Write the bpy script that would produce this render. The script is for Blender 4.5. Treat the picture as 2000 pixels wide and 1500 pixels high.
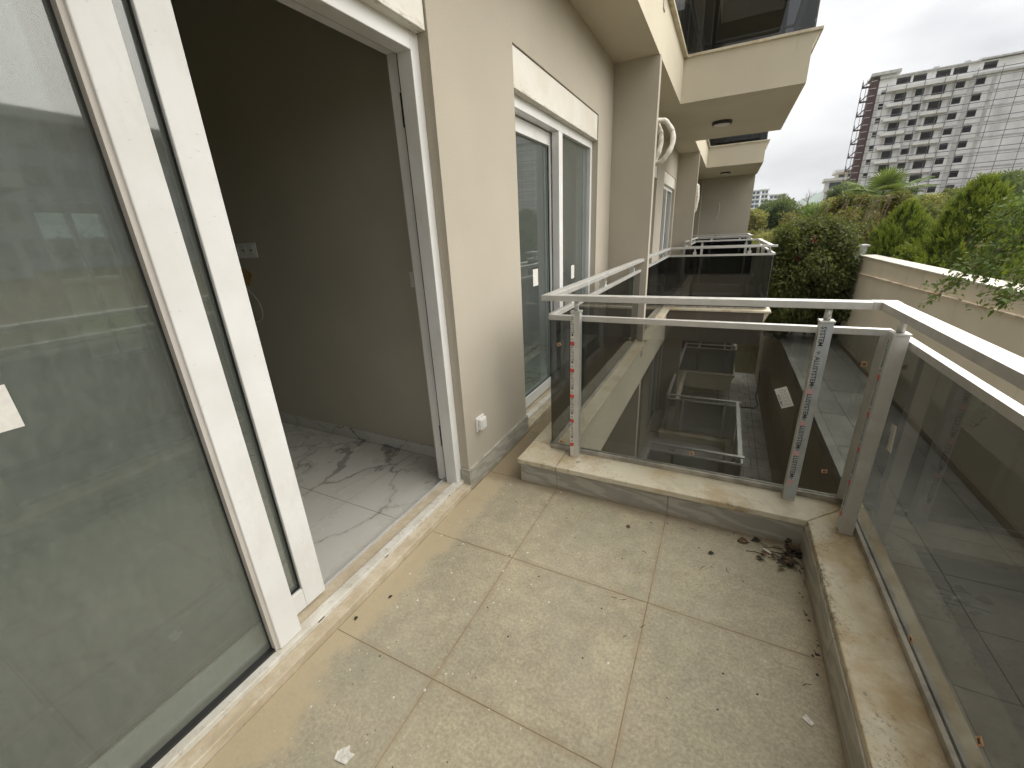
import bpy, bmesh, math, random
import numpy as np
from mathutils import Vector, Matrix, Euler
random.seed(7); rng = np.random.default_rng(11)
SC = bpy.context.scene
for o in list(bpy.data.objects): bpy.data.objects.remove(o)
COL = SC.collection
R_ = math.radians

# ------------------------------------------------------------------ camera
cam = bpy.data.cameras.new('camera'); cam.sensor_width = 36; cam.sensor_fit = 'HORIZONTAL'
cam.lens = 798.33 / 2000 * 36; cam.clip_start = .02; cam.clip_end = 6000
co = bpy.data.objects.new('camera', cam); COL.objects.link(co)
RW = [(0.89460413, 0.44450703, -0.04579248), (0.11371168, -0.32555294, -0.93866125), (-0.4321494, 0.83452309, -0.34178665)]
r, d, f = [Vector(v) for v in RW]
CAM = Vector((0.1410325, -0.1709592, 1.3907095))
m = Matrix(((r.x, -d.x, -f.x, CAM.x), (r.y, -d.y, -f.y, CAM.y), (r.z, -d.z, -f.z, CAM.z), (0, 0, 0, 1)))
co.matrix_world = m
SC.camera = co

# ------------------------------------------------------------------ world, sun, exposure
SUN_EL, SUN_AZ = R_(44), R_(54)          # overcast: the brightest part of the cloud, ahead and to the right
W = bpy.data.worlds.new('World'); SC.world = W; W.use_nodes = True
nt = W.node_tree; nt.nodes.clear()
def wn(t, **k):
    n = nt.nodes.new(t)
    for a, b in k.items(): setattr(n, a, b)
    return n
out = wn('ShaderNodeOutputWorld'); bg = wn('ShaderNodeBackground')
sky = wn('ShaderNodeTexSky', sky_type='NISHITA', sun_disc=False, sun_elevation=SUN_EL, sun_rotation=SUN_AZ)
sky.air_density = 1.0; sky.dust_density = 3.0; sky.ozone_density = 1.0
hsv = wn('ShaderNodeHueSaturation'); hsv.inputs['Saturation'].default_value = .22
tc = wn('ShaderNodeTexCoord'); mp = wn('ShaderNodeMapping'); mp.inputs['Scale'].default_value = (1.0, 1.0, 2.6); mp.inputs['Location'].default_value = (2.3, .7, .4)
nz = wn('ShaderNodeTexNoise'); nz.inputs['Scale'].default_value = 1.7; nz.inputs['Detail'].default_value = 5; nz.inputs['Roughness'].default_value = .5
rp = wn('ShaderNodeValToRGB')
rp.color_ramp.elements[0].position = .36; rp.color_ramp.elements[0].color = (1.35, 1.38, 1.45, 1)
rp.color_ramp.elements[1].position = .60; rp.color_ramp.elements[1].color = (2.55, 2.55, 2.53, 1)
mx = wn('ShaderNodeMixRGB'); mx.inputs['Fac'].default_value = .97
L = nt.links.new
L(sky.outputs[0], hsv.inputs['Color']); L(tc.outputs['Generated'], mp.inputs[0]); L(mp.outputs[0], nz.inputs['Vector'])
L(nz.outputs['Fac'], rp.inputs[0]); L(hsv.outputs[0], mx.inputs[1]); L(rp.outputs[0], mx.inputs[2])
sx = wn('ShaderNodeSeparateXYZ'); L(tc.outputs['Generated'], sx.inputs[0])     # overcast dome: about 2.5 times brighter overhead than at the horizon
gm = wn('ShaderNodeMath', operation='MAXIMUM'); gm.inputs[1].default_value = 0; L(sx.outputs[2], gm.inputs[0])
ga = wn('ShaderNodeMath', operation='MULTIPLY_ADD'); ga.inputs[1].default_value = 1.3; ga.inputs[2].default_value = 1; L(gm.outputs[0], ga.inputs[0])
gx = wn('ShaderNodeMixRGB', blend_type='MULTIPLY'); gx.inputs[0].default_value = 1; L(mx.outputs[0], gx.inputs[1]); L(ga.outputs[0], gx.inputs[2])
L(gx.outputs[0], bg.inputs['Color']); bg.inputs['Strength'].default_value = .1
L(bg.outputs[0], out.inputs[0])
sl = bpy.data.lights.new('sun', 'SUN'); sl.energy = 1.5; sl.angle = R_(95); sl.color = (1, .955, .86)
so = bpy.data.objects.new('sun', sl); COL.objects.link(so)
sd = Vector((math.sin(SUN_AZ) * math.cos(SUN_EL), math.cos(SUN_AZ) * math.cos(SUN_EL), math.sin(SUN_EL)))
so.rotation_euler = sd.to_track_quat('Z', 'Y').to_euler(); so.location = (20, 20, 40)
vs = SC.view_settings; vs.view_transform = 'Standard'; vs.look = 'None'; vs.gamma = 1; vs.use_curve_mapping = False
vs.exposure = 1.8
SC.cycles.max_bounces = 10; SC.cycles.diffuse_bounces = 5; SC.cycles.glossy_bounces = 5; SC.cycles.transmission_bounces = 6
SC.cycles.transparent_max_bounces = 32; SC.cycles.caustics_reflective = False; SC.cycles.caustics_refractive = False
SC.cycles.sample_clamp_indirect = 8

# ------------------------------------------------------------------ materials
class NT:
    """small node helper, world-space coordinates"""
    def __init__(s, name):
        s.m = bpy.data.materials.new(name); s.m.use_nodes = True
        s.t = s.m.node_tree; s.t.nodes.clear()
        s.out = s.n('ShaderNodeOutputMaterial'); s.pos = s.n('ShaderNodeNewGeometry').outputs['Position']
    def n(s, t, **k):
        x = s.t.nodes.new(t)
        for a, b in k.items(): setattr(x, a, b)
        return x
    def l(s, a, b): s.t.links.new(a, b)
    def setin(s, i, v):
        if hasattr(v, 'is_linked') or hasattr(v, 'links'): s.l(v, i)
        else: i.default_value = v
    def noise(s, scale, detail=4, rough=.55, vec=None, stretch=None, dist=0):
        v = vec or s.pos
        if stretch:
            mpn = s.n('ShaderNodeMapping'); mpn.inputs['Scale'].default_value = stretch; s.l(v, mpn.inputs[0]); v = mpn.outputs[0]
        x = s.n('ShaderNodeTexNoise'); s.l(v, x.inputs['Vector'])
        x.inputs['Scale'].default_value = scale; x.inputs['Detail'].default_value = detail; x.inputs['Roughness'].default_value = rough
        x.inputs['Distortion'].default_value = dist
        return x.outputs['Fac']
    def step(s, v, lo, hi, a=0., b=1.):
        x = s.n('ShaderNodeMapRange', interpolation_type='SMOOTHSTEP'); s.l(v, x.inputs[0])
        for i, q in enumerate((lo, hi, a, b)): x.inputs[i + 1].default_value = q
        return x.outputs[0]
    def math(s, op, a, b=0.):
        x = s.n('ShaderNodeMath', operation=op); s.setin(x.inputs[0], a); s.setin(x.inputs[1], b); return x.outputs[0]
    def mix(s, fac, a, b, mode='MIX'):
        x = s.n('ShaderNodeMixRGB', blend_type=mode); s.setin(x.inputs[0], fac)
        s.setin(x.inputs[1], a if not isinstance(a, tuple) else (*a[:3], 1)); s.setin(x.inputs[2], b if not isinstance(b, tuple) else (*b[:3], 1))
        return x.outputs[0]
    def xyz(s):
        x = s.n('ShaderNodeSeparateXYZ'); s.l(s.pos, x.inputs[0]); return x.outputs
    def objrand(s): return s.n('ShaderNodeObjectInfo').outputs['Random']
    def island(s): return s.n('ShaderNodeNewGeometry').outputs['Random Per Island']
    def bump(s, h, strength=.3, dist=.002):
        x = s.n('ShaderNodeBump'); x.inputs['Strength'].default_value = strength; x.inputs['Distance'].default_value = dist
        s.l(h, x.inputs['Height']); return x.outputs[0]
    def bsdf(s, col, rough=.6, metal=0., normal=None, spec=.5, **k):
        b = s.n('ShaderNodeBsdfPrincipled')
        s.setin(b.inputs['Base Color'], col if not isinstance(col, tuple) else (*col[:3], 1)); s.setin(b.inputs['Roughness'], rough)
        s.setin(b.inputs['Metallic'], metal); b.inputs['Specular IOR Level'].default_value = spec
        if normal is not None: s.l(normal, b.inputs['Normal'])
        s.l(b.outputs[0], s.out.inputs[0]); s.b = b
        return s.m

def plain(name, col, rough=.6, metal=0., spec=.5, var=.12, scale=6., grain=0., gscale=300.):
    t = NT(name); n1 = t.noise(scale, 4)
    dark = tuple(c * (1 - var) for c in col); lite = tuple(min(1, c * (1 + var)) for c in col)
    c = t.mix(t.step(n1, .3, .7), dark, lite)
    nm = t.bump(t.noise(gscale, 2), grain, .0015) if grain else None
    return t.bsdf(c, rough, metal, nm, spec)

def plaster(name, col, dirt=(.32, .27, .2), amt=.25):
    t = NT(name)
    c = t.mix(t.step(t.noise(.9, 5), .3, .75), tuple(x * .93 for x in col), tuple(min(1, x * 1.05) for x in col))
    st = t.step(t.noise(1.3, 6, .65, stretch=(3.5, 3.5, .22)), .56, .8)
    c = t.mix(t.math('MULTIPLY', st, amt), c, dirt)
    fine = t.noise(420, 3, .6)
    c = t.mix(.10, c, t.mix(t.step(fine, .3, .7), (.25, .22, .18), (1, 1, 1)), 'OVERLAY')
    h = t.math('ADD', t.noise(260, 3), t.math('MULTIPLY', t.noise(24, 3), .5))
    return t.bsdf(c, .86, 0, t.bump(h, .35, .0015), .25)

M = {}
M['taupe'] = plaster('taupe_plaster', (.455, .412, .34))
M['cream'] = plaster('cream_plaster', (.60, .545, .43), amt=.12)
M['soffit'] = plaster('soffit_paint', (.50, .45, .35), amt=.1)
M['wall_beige'] = plaster('retaining_wall_plaster', (.76, .70, .575), (.30, .21, .13), .4)
M['wall_cap'] = plain('wall_capping', (.56, .52, .45), .8, var=.15, scale=5)
M['wall_dark'] = plaster('lower_wall_plaster', (.40, .335, .25), (.2, .16, .11), .4)
M['inside'] = plain('inside_paint', (.46, .43, .35), .8, var=.05, scale=1.5, spec=.2)
M['inside_white'] = plain('ceiling_paint', (.6, .58, .53), .8, var=.04)
M['white_pvc'] = None
t = NT('white_pvc')
c = t.mix(t.step(t.noise(5, 5), .35, .75), (.80, .80, .79), (.73, .725, .70))
sp = t.step(t.noise(160, 2, .5, stretch=(1, .35, 1)), .70, .76)
c = t.mix(t.math('MULTIPLY', sp, .35), c, (.35, .33, .3))
c = t.mix(t.math('MULTIPLY', t.step(t.noise(3.5, 7, .7, stretch=(1, 1, .35)), .52, .70), .35), c, (.56, .53, .47))
M['white_pvc'] = t.bsdf(c, .38, 0, None, .5)
t = NT('dirty_shutter_box')
c = t.mix(t.step(t.noise(3, 5), .3, .7), (.74, .72, .66), (.66, .62, .53))
x, y, z = t.xyz()
edge = t.step(z, 2.235, 2.175)
streak = t.step(t.noise(26, 6, .7, stretch=(1, .5, 2.2)), .5, .66)
c = t.mix(t.math('MULTIPLY', streak, t.math('ADD', t.math('MULTIPLY', edge, .5), .04)), c, (.25, .19, .11))
c = t.mix(t.math('MULTIPLY', t.step(t.noise(60, 4, .7, stretch=(1, .2, 1.5)), .62, .7), t.math('MULTIPLY', edge, .8)), c, (.10, .08, .06))
M['box_white'] = t.bsdf(c, .5)
t = NT('dusty_white_sill')
c = t.mix(t.step(t.noise(7, 6, .65), .35, .65), (.70, .68, .62), (.56, .52, .44))
c = t.mix(t.math('MULTIPLY', t.step(t.noise(40, 5, .7), .52, .66), .5), c, (.36, .30, .22))
M['sill_white'] = t.bsdf(c, .55)
M['alu'] = None
def alu(name, col, rough):
    t = NT(name)
    n = t.step(t.noise(9, 6, .65), .35, .75)
    c = t.mix(n, tuple(x * .85 for x in col), col)
    spk = t.step(t.noise(190, 3, .6), .62, .72)
    c = t.mix(t.math('MULTIPLY', spk, .3), c, (.35, .33, .29))
    rr = t.step(t.noise(40, 4), .3, .7, rough - .06, rough + .12)
    return t.bsdf(c, rr, .65, t.bump(t.noise(500, 2), .08, .0004), .5)
M['alu'] = alu('brushed_aluminium', (.72, .71, .68), .40)
M['alu_dull'] = plain('dirty_channel', (.36, .33, .28), .6, .2, var=.3, scale=14)
M['film'] = plain('protective_film', (.43, .46, .47), .42, var=.08, scale=30)
M['print_black'] = plain('black_print', (.025, .025, .03), .5)
M['print_red'] = plain('red_print', (.55, .07, .05), .5)
M['print_pink'] = plain('faded_pink_print', (.62, .36, .38), .5)
M['print_navy'] = plain('navy_print', (.03, .06, .16), .5)
M['print_grey'] = plain('grey_print', (.33, .33, .34), .5)
M['paper'] = plain('paper_label', (.72, .70, .65), .6, var=.06, scale=80)
M['cork'] = plain('cork_pad', (.62, .38, .22), .8, var=.15, scale=200)
M['rubber'] = plain('black_gasket', (.02, .02, .02), .5)
M['bead'] = plain('glazing_bead', (.56, .52, .475), .5, var=.05)
M['steel'] = plain('steel_rail', (.62, .62, .62), .5, .3, var=.05)
M['black_lamp'] = plain('black_lamp_metal', (.02, .02, .02), .4)
M['lamp_glass'] = plain('white_diffuser', (.8, .78, .72), .4)
M['socket'] = plain('white_plastic', (.72, .71, .68), .35, var=.03)
M['cable'] = plain('white_cable', (.62, .6, .55), .5)
M['insul'] = plain('pipe_insulation', (.68, .65, .57), .7, var=.2, scale=25, grain=.6, gscale=90)

def glass(name, tint, ior=1.5, dust=0., dustcol=(.5, .5, .46)):
    t = NT(name)
    tr = t.n('ShaderNodeBsdfTransparent'); tr.inputs[0].default_value = (*tint, 1)
    gl = t.n('ShaderNodeBsdfGlossy'); gl.inputs['Roughness'].default_value = .03 if dust > .2 else .01 if dust > .1 else 0.; gl.inputs[0].default_value = (.95, .97, .97, 1)
    fr = t.n('ShaderNodeFresnel'); fr.inputs[0].default_value = ior
    bf = t.n('ShaderNodeNewGeometry').outputs['Backfacing']; fac = t.math('MULTIPLY', fr.outputs[0], t.math('SUBTRACT', 1.0, bf))
    mxs = t.n('ShaderNodeMixShader'); t.l(fac, mxs.inputs[0]); t.l(tr.outputs[0], mxs.inputs[1]); t.l(gl.outputs[0], mxs.inputs[2])
    last = mxs.outputs[0]
    if dust:
        df = t.n('ShaderNodeBsdfDiffuse'); df.inputs[0].default_value = (*dustcol, 1)
        a = t.step(t.noise(1.1, 4, .5), .25, .8, .6, 1.)
        b = t.math('ADD', t.step(t.noise(45, 5, .7, stretch=(1, 1, .5)), .35, .75, .72, 1.02), t.step(t.noise(16, 6, .7, stretch=(1, 1, .08)), .5, .7, 0., .10))
        v = t.math('MULTIPLY', t.math('MULTIPLY', a, b), dust)
        drop = t.step(t.noise(130, 2, .5), .68, .74, 0., .10)
        v = t.math('ADD', v, t.math('MULTIPLY', drop, dust * 5))
        m2 = t.n('ShaderNodeMixShader'); t.l(v, m2.inputs[0]); t.l(last, m2.inputs[1]); t.l(df.outputs[0], m2.inputs[2]); last = m2.outputs[0]
    t.l(last, t.out.inputs[0]); return t.m
M['smoked'] = glass('smoked_glass', (.515, .525, .515), 1.55, .016)
M['smoked_right'] = glass('deep_smoked_glass', (.39, .40, .395), 1.5, .018)
M['smoked_dark'] = glass('dark_smoked_glass', (.22, .225, .23), 1.55, .01)
M['door_glass'] = glass('dusty_door_glass', (.72, .76, .73), 2.0, .27, (.42, .44, .405))
M['win_glass'] = glass('dusty_window_glass', (.80, .86, .85), 2.1, .16, (.45, .48, .46))

def stone_tile():
    t = NT('dirty_stone_tile'); x, y, z = t.xyz()
    base = t.mix(t.step(t.noise(2.1, 6, .6), .32, .68), (.33, .298, .22), (.425, .37, .262))
    base = t.mix(t.math('MULTIPLY', t.objrand(), .45), base, (.305, .28, .215))
    fine = t.noise(95, 6, .75)
    base = t.mix(.38, base, t.mix(t.step(fine, .25, .75), (.12, .12, .12), (.88, .88, .85)), 'OVERLAY')
    med = t.noise(15, 6, .75)
    base = t.mix(.26, base, t.mix(t.step(med, .3, .7), (.30, .30, .31), (.70, .69, .66)), 'OVERLAY')
    blotch = t.step(t.noise(5.5, 7, .7), .52, .66)
    base = t.mix(t.math('MULTIPLY', blotch, .3), base, (.45, .405, .30))
    gr = t.step(t.noise(2.2, 7, .7, dist=.8), .50, .62)
    base = t.mix(t.math('MULTIPLY', gr, .28), base, (.25, .238, .19))
    # brown dirt held along the tile edges
    ge = t.n('ShaderNodeTexCoord').outputs['Generated']; sg = t.n('ShaderNodeSeparateXYZ'); t.l(ge, sg.inputs[0])
    def edge(o_): return t.math('MINIMUM', o_, t.math('SUBTRACT', 1.0, o_))
    ed = t.math('MINIMUM', edge(sg.outputs[0]), edge(sg.outputs[1]))
    ed = t.math('ADD', ed, t.math('MULTIPLY', t.math('SUBTRACT', t.noise(9, 5, .65), .5), .10))
    base = t.mix(t.math('MULTIPLY', t.step(ed, .04, .0), .42), base, (.30, .235, .15))
    water = t.step(t.noise(1.5, 4, .55, dist=1.2), .495, .505, 0, 1)
    base = t.mix(t.math('MULTIPLY', water, .10), base, (.50, .46, .37))
    # dried mud swept along the door sill
    wob = t.math('MULTIPLY', t.math('SUBTRACT', t.noise(3.2, 5, .6), .5), .42)
    dd = t.math('ADD', x, wob)
    mud = t.math('MULTIPLY', t.step(dd, -.86, -.95), t.step(t.noise(14, 5, .6), .2, .5, .6, 1))
    base = t.mix(t.math('MULTIPLY', mud, .8), base, (.48, .395, .26))
    # damp dirt along the kerbs
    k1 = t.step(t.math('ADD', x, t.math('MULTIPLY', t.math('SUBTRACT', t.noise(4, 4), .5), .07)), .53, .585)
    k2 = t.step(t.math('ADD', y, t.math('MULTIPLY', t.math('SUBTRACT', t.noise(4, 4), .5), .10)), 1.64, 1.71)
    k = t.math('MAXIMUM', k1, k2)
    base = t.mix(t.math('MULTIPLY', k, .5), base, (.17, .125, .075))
    spk = t.step(t.noise(210, 2, .5), .70, .75)
    base = t.mix(t.math('MULTIPLY', spk, .5), base, (.62, .58, .48))
    spd = t.step(t.noise(160, 2, .5, vec=None, stretch=(1, 1, 3)), .30, .25)
    base = t.mix(t.math('MULTIPLY', spd, .4), base, (.15, .13, .10))
    return t.bsdf(base, t.step(t.noise(9, 4), .3, .7, .62, .85), 0, t.bump(t.math('ADD', fine, t.noise(330, 3)), .35, .0012), .3)
M['tile'] = stone_tile()
t = NT('dirty_grout'); x, y, z = t.xyz()
M['grout'] = t.bsdf(t.mix(t.step(t.noise(5, 4), .35, .65), (.22, .17, .105), (.33, .265, .175)), .9, 0, None, .1)
def marble_grey():
    t = NT('grey_marble_facing')
    w = t.n('ShaderNodeTexWave', wave_type='BANDS', bands_direction='DIAGONAL'); mpn = t.n('ShaderNodeMapping')
    mpn.inputs['Scale'].default_value = (.8, .8, 3.2); t.l(t.pos, mpn.inputs[0]); t.l(mpn.outputs[0], w.inputs['Vector'])
    w.inputs['Scale'].default_value = 3.2; w.inputs['Distortion'].default_value = 9; w.inputs['Detail'].default_value = 4; w.inputs['Detail Scale'].default_value = 1.6
    c = t.mix(t.step(w.outputs['Fac'], .2, .8), (.335, .32, .275), (.43, .41, .355))
    c = t.mix(t.math('MULTIPLY', t.step(t.noise(4, 6, .7), .5, .7), .5), c, (.275, .268, .24))
    x, y, z = t.xyz()
    dirt = t.math('MULTIPLY', t.step(z, .035, 0.0), t.step(t.noise(9, 5, .65), .3, .6))
    c = t.mix(t.math('MULTIPLY', dirt, .7), c, (.30, .23, .15))
    c = t.mix(t.math('MULTIPLY', t.step(t.noise(7, 6, .7), .58, .75), .3), c, (.42, .36, .26))
    return t.bsdf(c, .5, 0, None, .4)
M['facing'] = marble_grey()
def coping():
    t = NT('stained_marble_coping')
    c = t.mix(t.step(t.noise(2.6, 5, .6), .3, .7), (.68, .62, .49), (.57, .51, .38))
    v = t.step(t.noise(4.5, 7, .65, dist=1.8), .50, .60)
    c = t.mix(t.math('MULTIPLY', v, .3), c, (.42, .36, .27))
    rust = t.step(t.noise(3.1, 7, .7), .47, .62)
    c = t.mix(t.math('MULTIPLY', rust, .62), c, (.43, .31, .16))
    x, y, z = t.xyz()
    rim = t.math('MAXIMUM', t.math('MULTIPLY', t.step(y, 1.735, 1.705), t.step(x, .60, .58)), t.math('MULTIPLY', t.step(x, .625, .594), t.step(y, 1.72, 1.70)))
    deep = t.math('MULTIPLY', t.step(x, .64, .70), t.step(y, 1.95, 1.8))                # brown tide line along the glass channel
    c = t.mix(t.math('MULTIPLY', deep, t.step(t.noise(4, 6, .7), .35, .6, .1, .75)), c, (.36, .26, .13))
    gm_ = t.math('MULTIPLY', t.step(t.noise(34, 7, .85), .47, .58), t.step(t.noise(2.4, 5, .6), .48, .60))
    c = t.mix(t.math('MULTIPLY', t.math('MULTIPLY', gm_, rim), .85), c, (.12, .10, .06))
    moss = t.math('MULTIPLY', t.step(t.noise(75, 5, .8), .54, .62), t.step(t.noise(4.2, 4), .47, .60))
    c = t.mix(t.math('MULTIPLY', moss, .6), c, (.17, .135, .075))
    spot = t.step(t.noise(17, 3, .5), .70, .74)
    c = t.mix(t.math('MULTIPLY', spot, .6), c, (.18, .18, .15))
    return t.bsdf(c, t.step(t.noise(12, 4), .3, .7, .42, .72), 0, t.bump(t.noise(160, 4), .25, .001), .4)
M['coping'] = coping()
def marble_white():
    t = NT('veined_marble_floor'); x = t.n('ShaderNodeMapping'); x.inputs['Rotation'].default_value = (0, 0, .55); x.inputs['Scale'].default_value = (1, .55, 1); t.l(t.pos, x.inputs[0]); v = x.outputs[0]
    ds = t.n('ShaderNodeTexNoise'); ds.inputs['Scale'].default_value = 2.6; ds.inputs['Detail'].default_value = 6; ds.inputs['Roughness'].default_value = .62; t.l(v, ds.inputs['Vector'])
    ad = t.n('ShaderNodeMixRGB', blend_type='ADD'); ad.inputs[0].default_value = .42; t.l(v, ad.inputs[1]); t.l(ds.outputs['Color'], ad.inputs[2])
    vo = t.n('ShaderNodeTexVoronoi', feature='DISTANCE_TO_EDGE'); vo.inputs['Scale'].default_value = 2.6; t.l(ad.outputs[0], vo.inputs['Vector'])
    wid = t.step(t.noise(2.2, 3, .5), .45, .72, .006, .06)
    e = t.math('LESS_THAN', vo.outputs['Distance'], wid)
    soft = t.step(vo.outputs['Distance'], .07, .0)
    msk = t.step(t.noise(1.2, 3, .5), .42, .55)
    c = t.mix(t.math('MULTIPLY', soft, t.math('MULTIPLY', msk, .35)), (.56, .545, .50), (.36, .345, .31))
    c = t.mix(t.math('MULTIPLY', t.math('MULTIPLY', e, msk), .8), c, (.23, .215, .195))
    c = t.mix(t.math('MULTIPLY', t.step(t.noise(7, 5, .6), .4, .75), .3), c, (.45, .42, .35))
    return t.bsdf(c, t.step(t.noise(6, 4), .3, .7, .22, .5), 0, None, .45)
M['marble'] = marble_white()
t = NT('dusty_threshold_stone')
c = t.mix(t.step(t.noise(9, 6, .65), .35, .65), (.47, .395, .28), (.60, .53, .41))
c = t.mix(t.math('MULTIPLY', t.step(t.noise(70, 4, .7), .55, .7), .5), c, (.36, .29, .2))
M['threshold'] = t.bsdf(c, .85, 0, t.bump(t.noise(140, 4), .4, .001), .2)
def paving(name, a, b, wet=False):
    t = NT(name)
    c = t.mix(t.step(t.noise(1.7, 6, .6), .35, .65), a, b)
    c = t.mix(t.math('MULTIPLY', t.objrand(), .45), c, tuple(q * .72 for q in a))
    c = t.mix(t.math('MULTIPLY', t.step(t.noise(5, 6, .7), .55, .75), .4), c, tuple(q * .5 for q in a))
    wet_dim = t.step(t.noise(.8, 6, .65), .44, .56)
    c = t.mix(t.math('MULTIPLY', wet_dim, .45), c, tuple(q * .4 for q in a))  # dark patches: wet stone on the path, painted shade on the walkway
    rg = t.step(t.noise(1.4, 5, .6), .42, .6, .12, .7) if wet else .75
    return t.bsdf(c, rg, 0, t.bump(t.noise(90, 4), .3, .002), .45)
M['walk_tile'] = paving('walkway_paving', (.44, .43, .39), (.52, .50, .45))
M['path_tile'] = paving('wet_path_paving', (.74, .72, .67), (.60, .57, .50), True)
M['joint'] = plain('paving_joint', (.13, .12, .10), .9)
M['earth'] = None
def ground_mat(name, cols, sc=.35):
    t = NT(name)
    c = t.mix(t.step(t.noise(sc, 6, .65), .38, .62), cols[0], cols[1])
    c = t.mix(t.step(t.noise(sc * 5, 6, .7), .48, .7), c, cols[2])
    return t.bsdf(c, .95, 0, t.bump(t.noise(9, 6, .7), .8, .05), .1)
M['earth'] = ground_mat('garden_earth', [(.13, .09, .05), (.09, .10, .035), (.17, .13, .07)], 1.)
M['hill'] = ground_mat('dry_hillside', [(.10, .105, .035), (.19, .135, .07), (.075, .09, .03)], .12)
M['ground'] = ground_mat('far_ground', [(.12, .12, .06), (.17, .15, .10), (.09, .1, .05)], .02)
M['far_hill'] = plain('far_hill', (.16, .20, .17), .9, var=.25, scale=.01)
M['bark'] = plain('bark', (.13, .095, .065), .9, var=.3, scale=20)
M['dead_leaf'] = plain('dead_leaf', (.13, .075, .035), .8, var=.4, scale=90)
M['dark_leaf'] = plain('dark_dead_leaf', (.035, .028, .018), .8, var=.4, scale=90)
def leaf_mat(name, cols, sss=.3, rough=.62):
    cols = [tuple(min(.6, v * 1.3) for v in q) for q in cols]
    t = NT(name); rp = t.n('ShaderNodeValToRGB'); cr = rp.color_ramp
    while len(cr.elements) < len(cols): cr.elements.new(.5)
    for i, q in enumerate(cols): cr.elements[i].position = i / max(1, len(cols) - 1); cr.elements[i].color = (*q, 1)
    t.l(t.island(), rp.inputs[0])
    c = rp.outputs[0]
    b = t.n('ShaderNodeBsdfPrincipled'); t.l(c, b.inputs['Base Color']); b.inputs['Roughness'].default_value = rough; b.inputs['Specular IOR Level'].default_value = .2
    tl = t.n('ShaderNodeBsdfTranslucent'); t.l(t.mix(.5, c, (.25, .32, .03)), tl.inputs[0])
    ms = t.n('ShaderNodeMixShader'); ms.inputs[0].default_value = sss
    t.l(b.outputs[0], ms.inputs[1]); t.l(tl.outputs[0], ms.inputs[2]); t.l(ms.outputs[0], t.out.inputs[0])
    return t.m
M['lf_ivy'] = leaf_mat('ivy_leaf', [(0.0315, 0.0414, 0.0108), (0.0522, 0.0648, 0.0144), (0.09, 0.104, 0.027), (0.0405, 0.0468, 0.0126), (0.135, 0.126, 0.036)])
M['lf_red'] = leaf_mat('red_flower', [(.38, .03, .04), (.28, .03, .05)])
M['lf_brown'] = leaf_mat('browning_leaf', [(.12, .10, .03), (.17, .12, .045), (.085, .10, .03), (.22, .15, .07), (.06, .075, .02)])
M['lf_dark'] = leaf_mat('dark_green_leaf', [(0.0385, 0.0605, 0.0275), (0.055, 0.0825, 0.033), (0.077, 0.105, 0.044), (0.105, 0.132, 0.0605)])
M['lf_olive'] = leaf_mat('olive_leaf', [(.07, .085, .03), (.105, .115, .04), (.15, .15, .055), (.06, .07, .028)])
M['lf_yel'] = leaf_mat('yellow_green_leaf', [(0.2, 0.206, 0.0562), (0.3, 0.269, 0.0875), (0.138, 0.163, 0.0438), (0.375, 0.325, 0.125)])
M['lf_light'] = leaf_mat('light_green_leaf', [(0.117, 0.195, 0.039), (0.169, 0.247, 0.0585), (0.091, 0.15, 0.0364)])
M['lf_branch'] = leaf_mat('branch_leaf', [(.035, .065, .016), (.055, .09, .024), (.085, .125, .035), (.14, .165, .065)])
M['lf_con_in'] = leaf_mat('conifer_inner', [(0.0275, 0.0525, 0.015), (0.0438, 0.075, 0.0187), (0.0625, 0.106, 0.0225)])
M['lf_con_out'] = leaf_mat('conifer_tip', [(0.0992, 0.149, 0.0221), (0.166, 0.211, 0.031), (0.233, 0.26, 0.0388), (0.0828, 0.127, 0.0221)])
M['lf_palm'] = leaf_mat('palm_leaf', [(.075, .115, .03), (.11, .155, .045), (.15, .19, .07)])
M['lf_dry'] = leaf_mat('dry_palm_leaf', [(.22, .17, .09), (.3, .24, .14), (.16, .12, .06)])
M['concrete'] = None
def tower_wall():
    t = NT('raw_aerated_block')
    c = t.mix(t.step(t.noise(.5, 6, .65), .3, .7), (.62, .62, .63), (.76, .76, .765))
    c = t.mix(t.math('MULTIPLY', t.step(t.noise(.25, 5, .6, stretch=(2, 2, .3)), .5, .75), .4), c, (.28, .275, .27))
    return t.bsdf(c, .9, 0, None, .2)
M['concrete'] = tower_wall()
M['raw_concrete'] = plain('raw_concrete', (.46, .455, .45), .9, var=.15, scale=1.5)
M['white_block'] = plain('white_block', (.72, .72, .71), .9, var=.08, scale=.6)
M['red_brick'] = plain('red_brown_block', (.07, .036, .034), .9, var=.2, scale=.8)
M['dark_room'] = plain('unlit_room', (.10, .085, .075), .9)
M['scaf'] = plain('scaffold_tube', (.12, .12, .125), .6, .2)
M['wood'] = plain('scaffold_plank', (.14, .11, .09), .8)
M['block_blue'] = plain('grey_blue_cladding', (.45, .49, .54), .6, var=.06)
M['block_white'] = plain('white_render', (.66, .66, .65), .7, var=.05)
M['block_cream'] = plain('cream_render', (.58, .50, .40), .7, var=.06)
M['dark_win'] = plain('dark_window', (.05, .06, .07), .12)
M['blind'] = plain('pale_window_blind', (.30, .32, .33), .4)
M['dark_front'] = plaster('dark_taupe_front', (.105, .09, .075))
M['hedge_leaf'] = leaf_mat('hedge_leaf', [(.10, .14, .05), (.15, .19, .075), (.2, .22, .1)])

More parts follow.
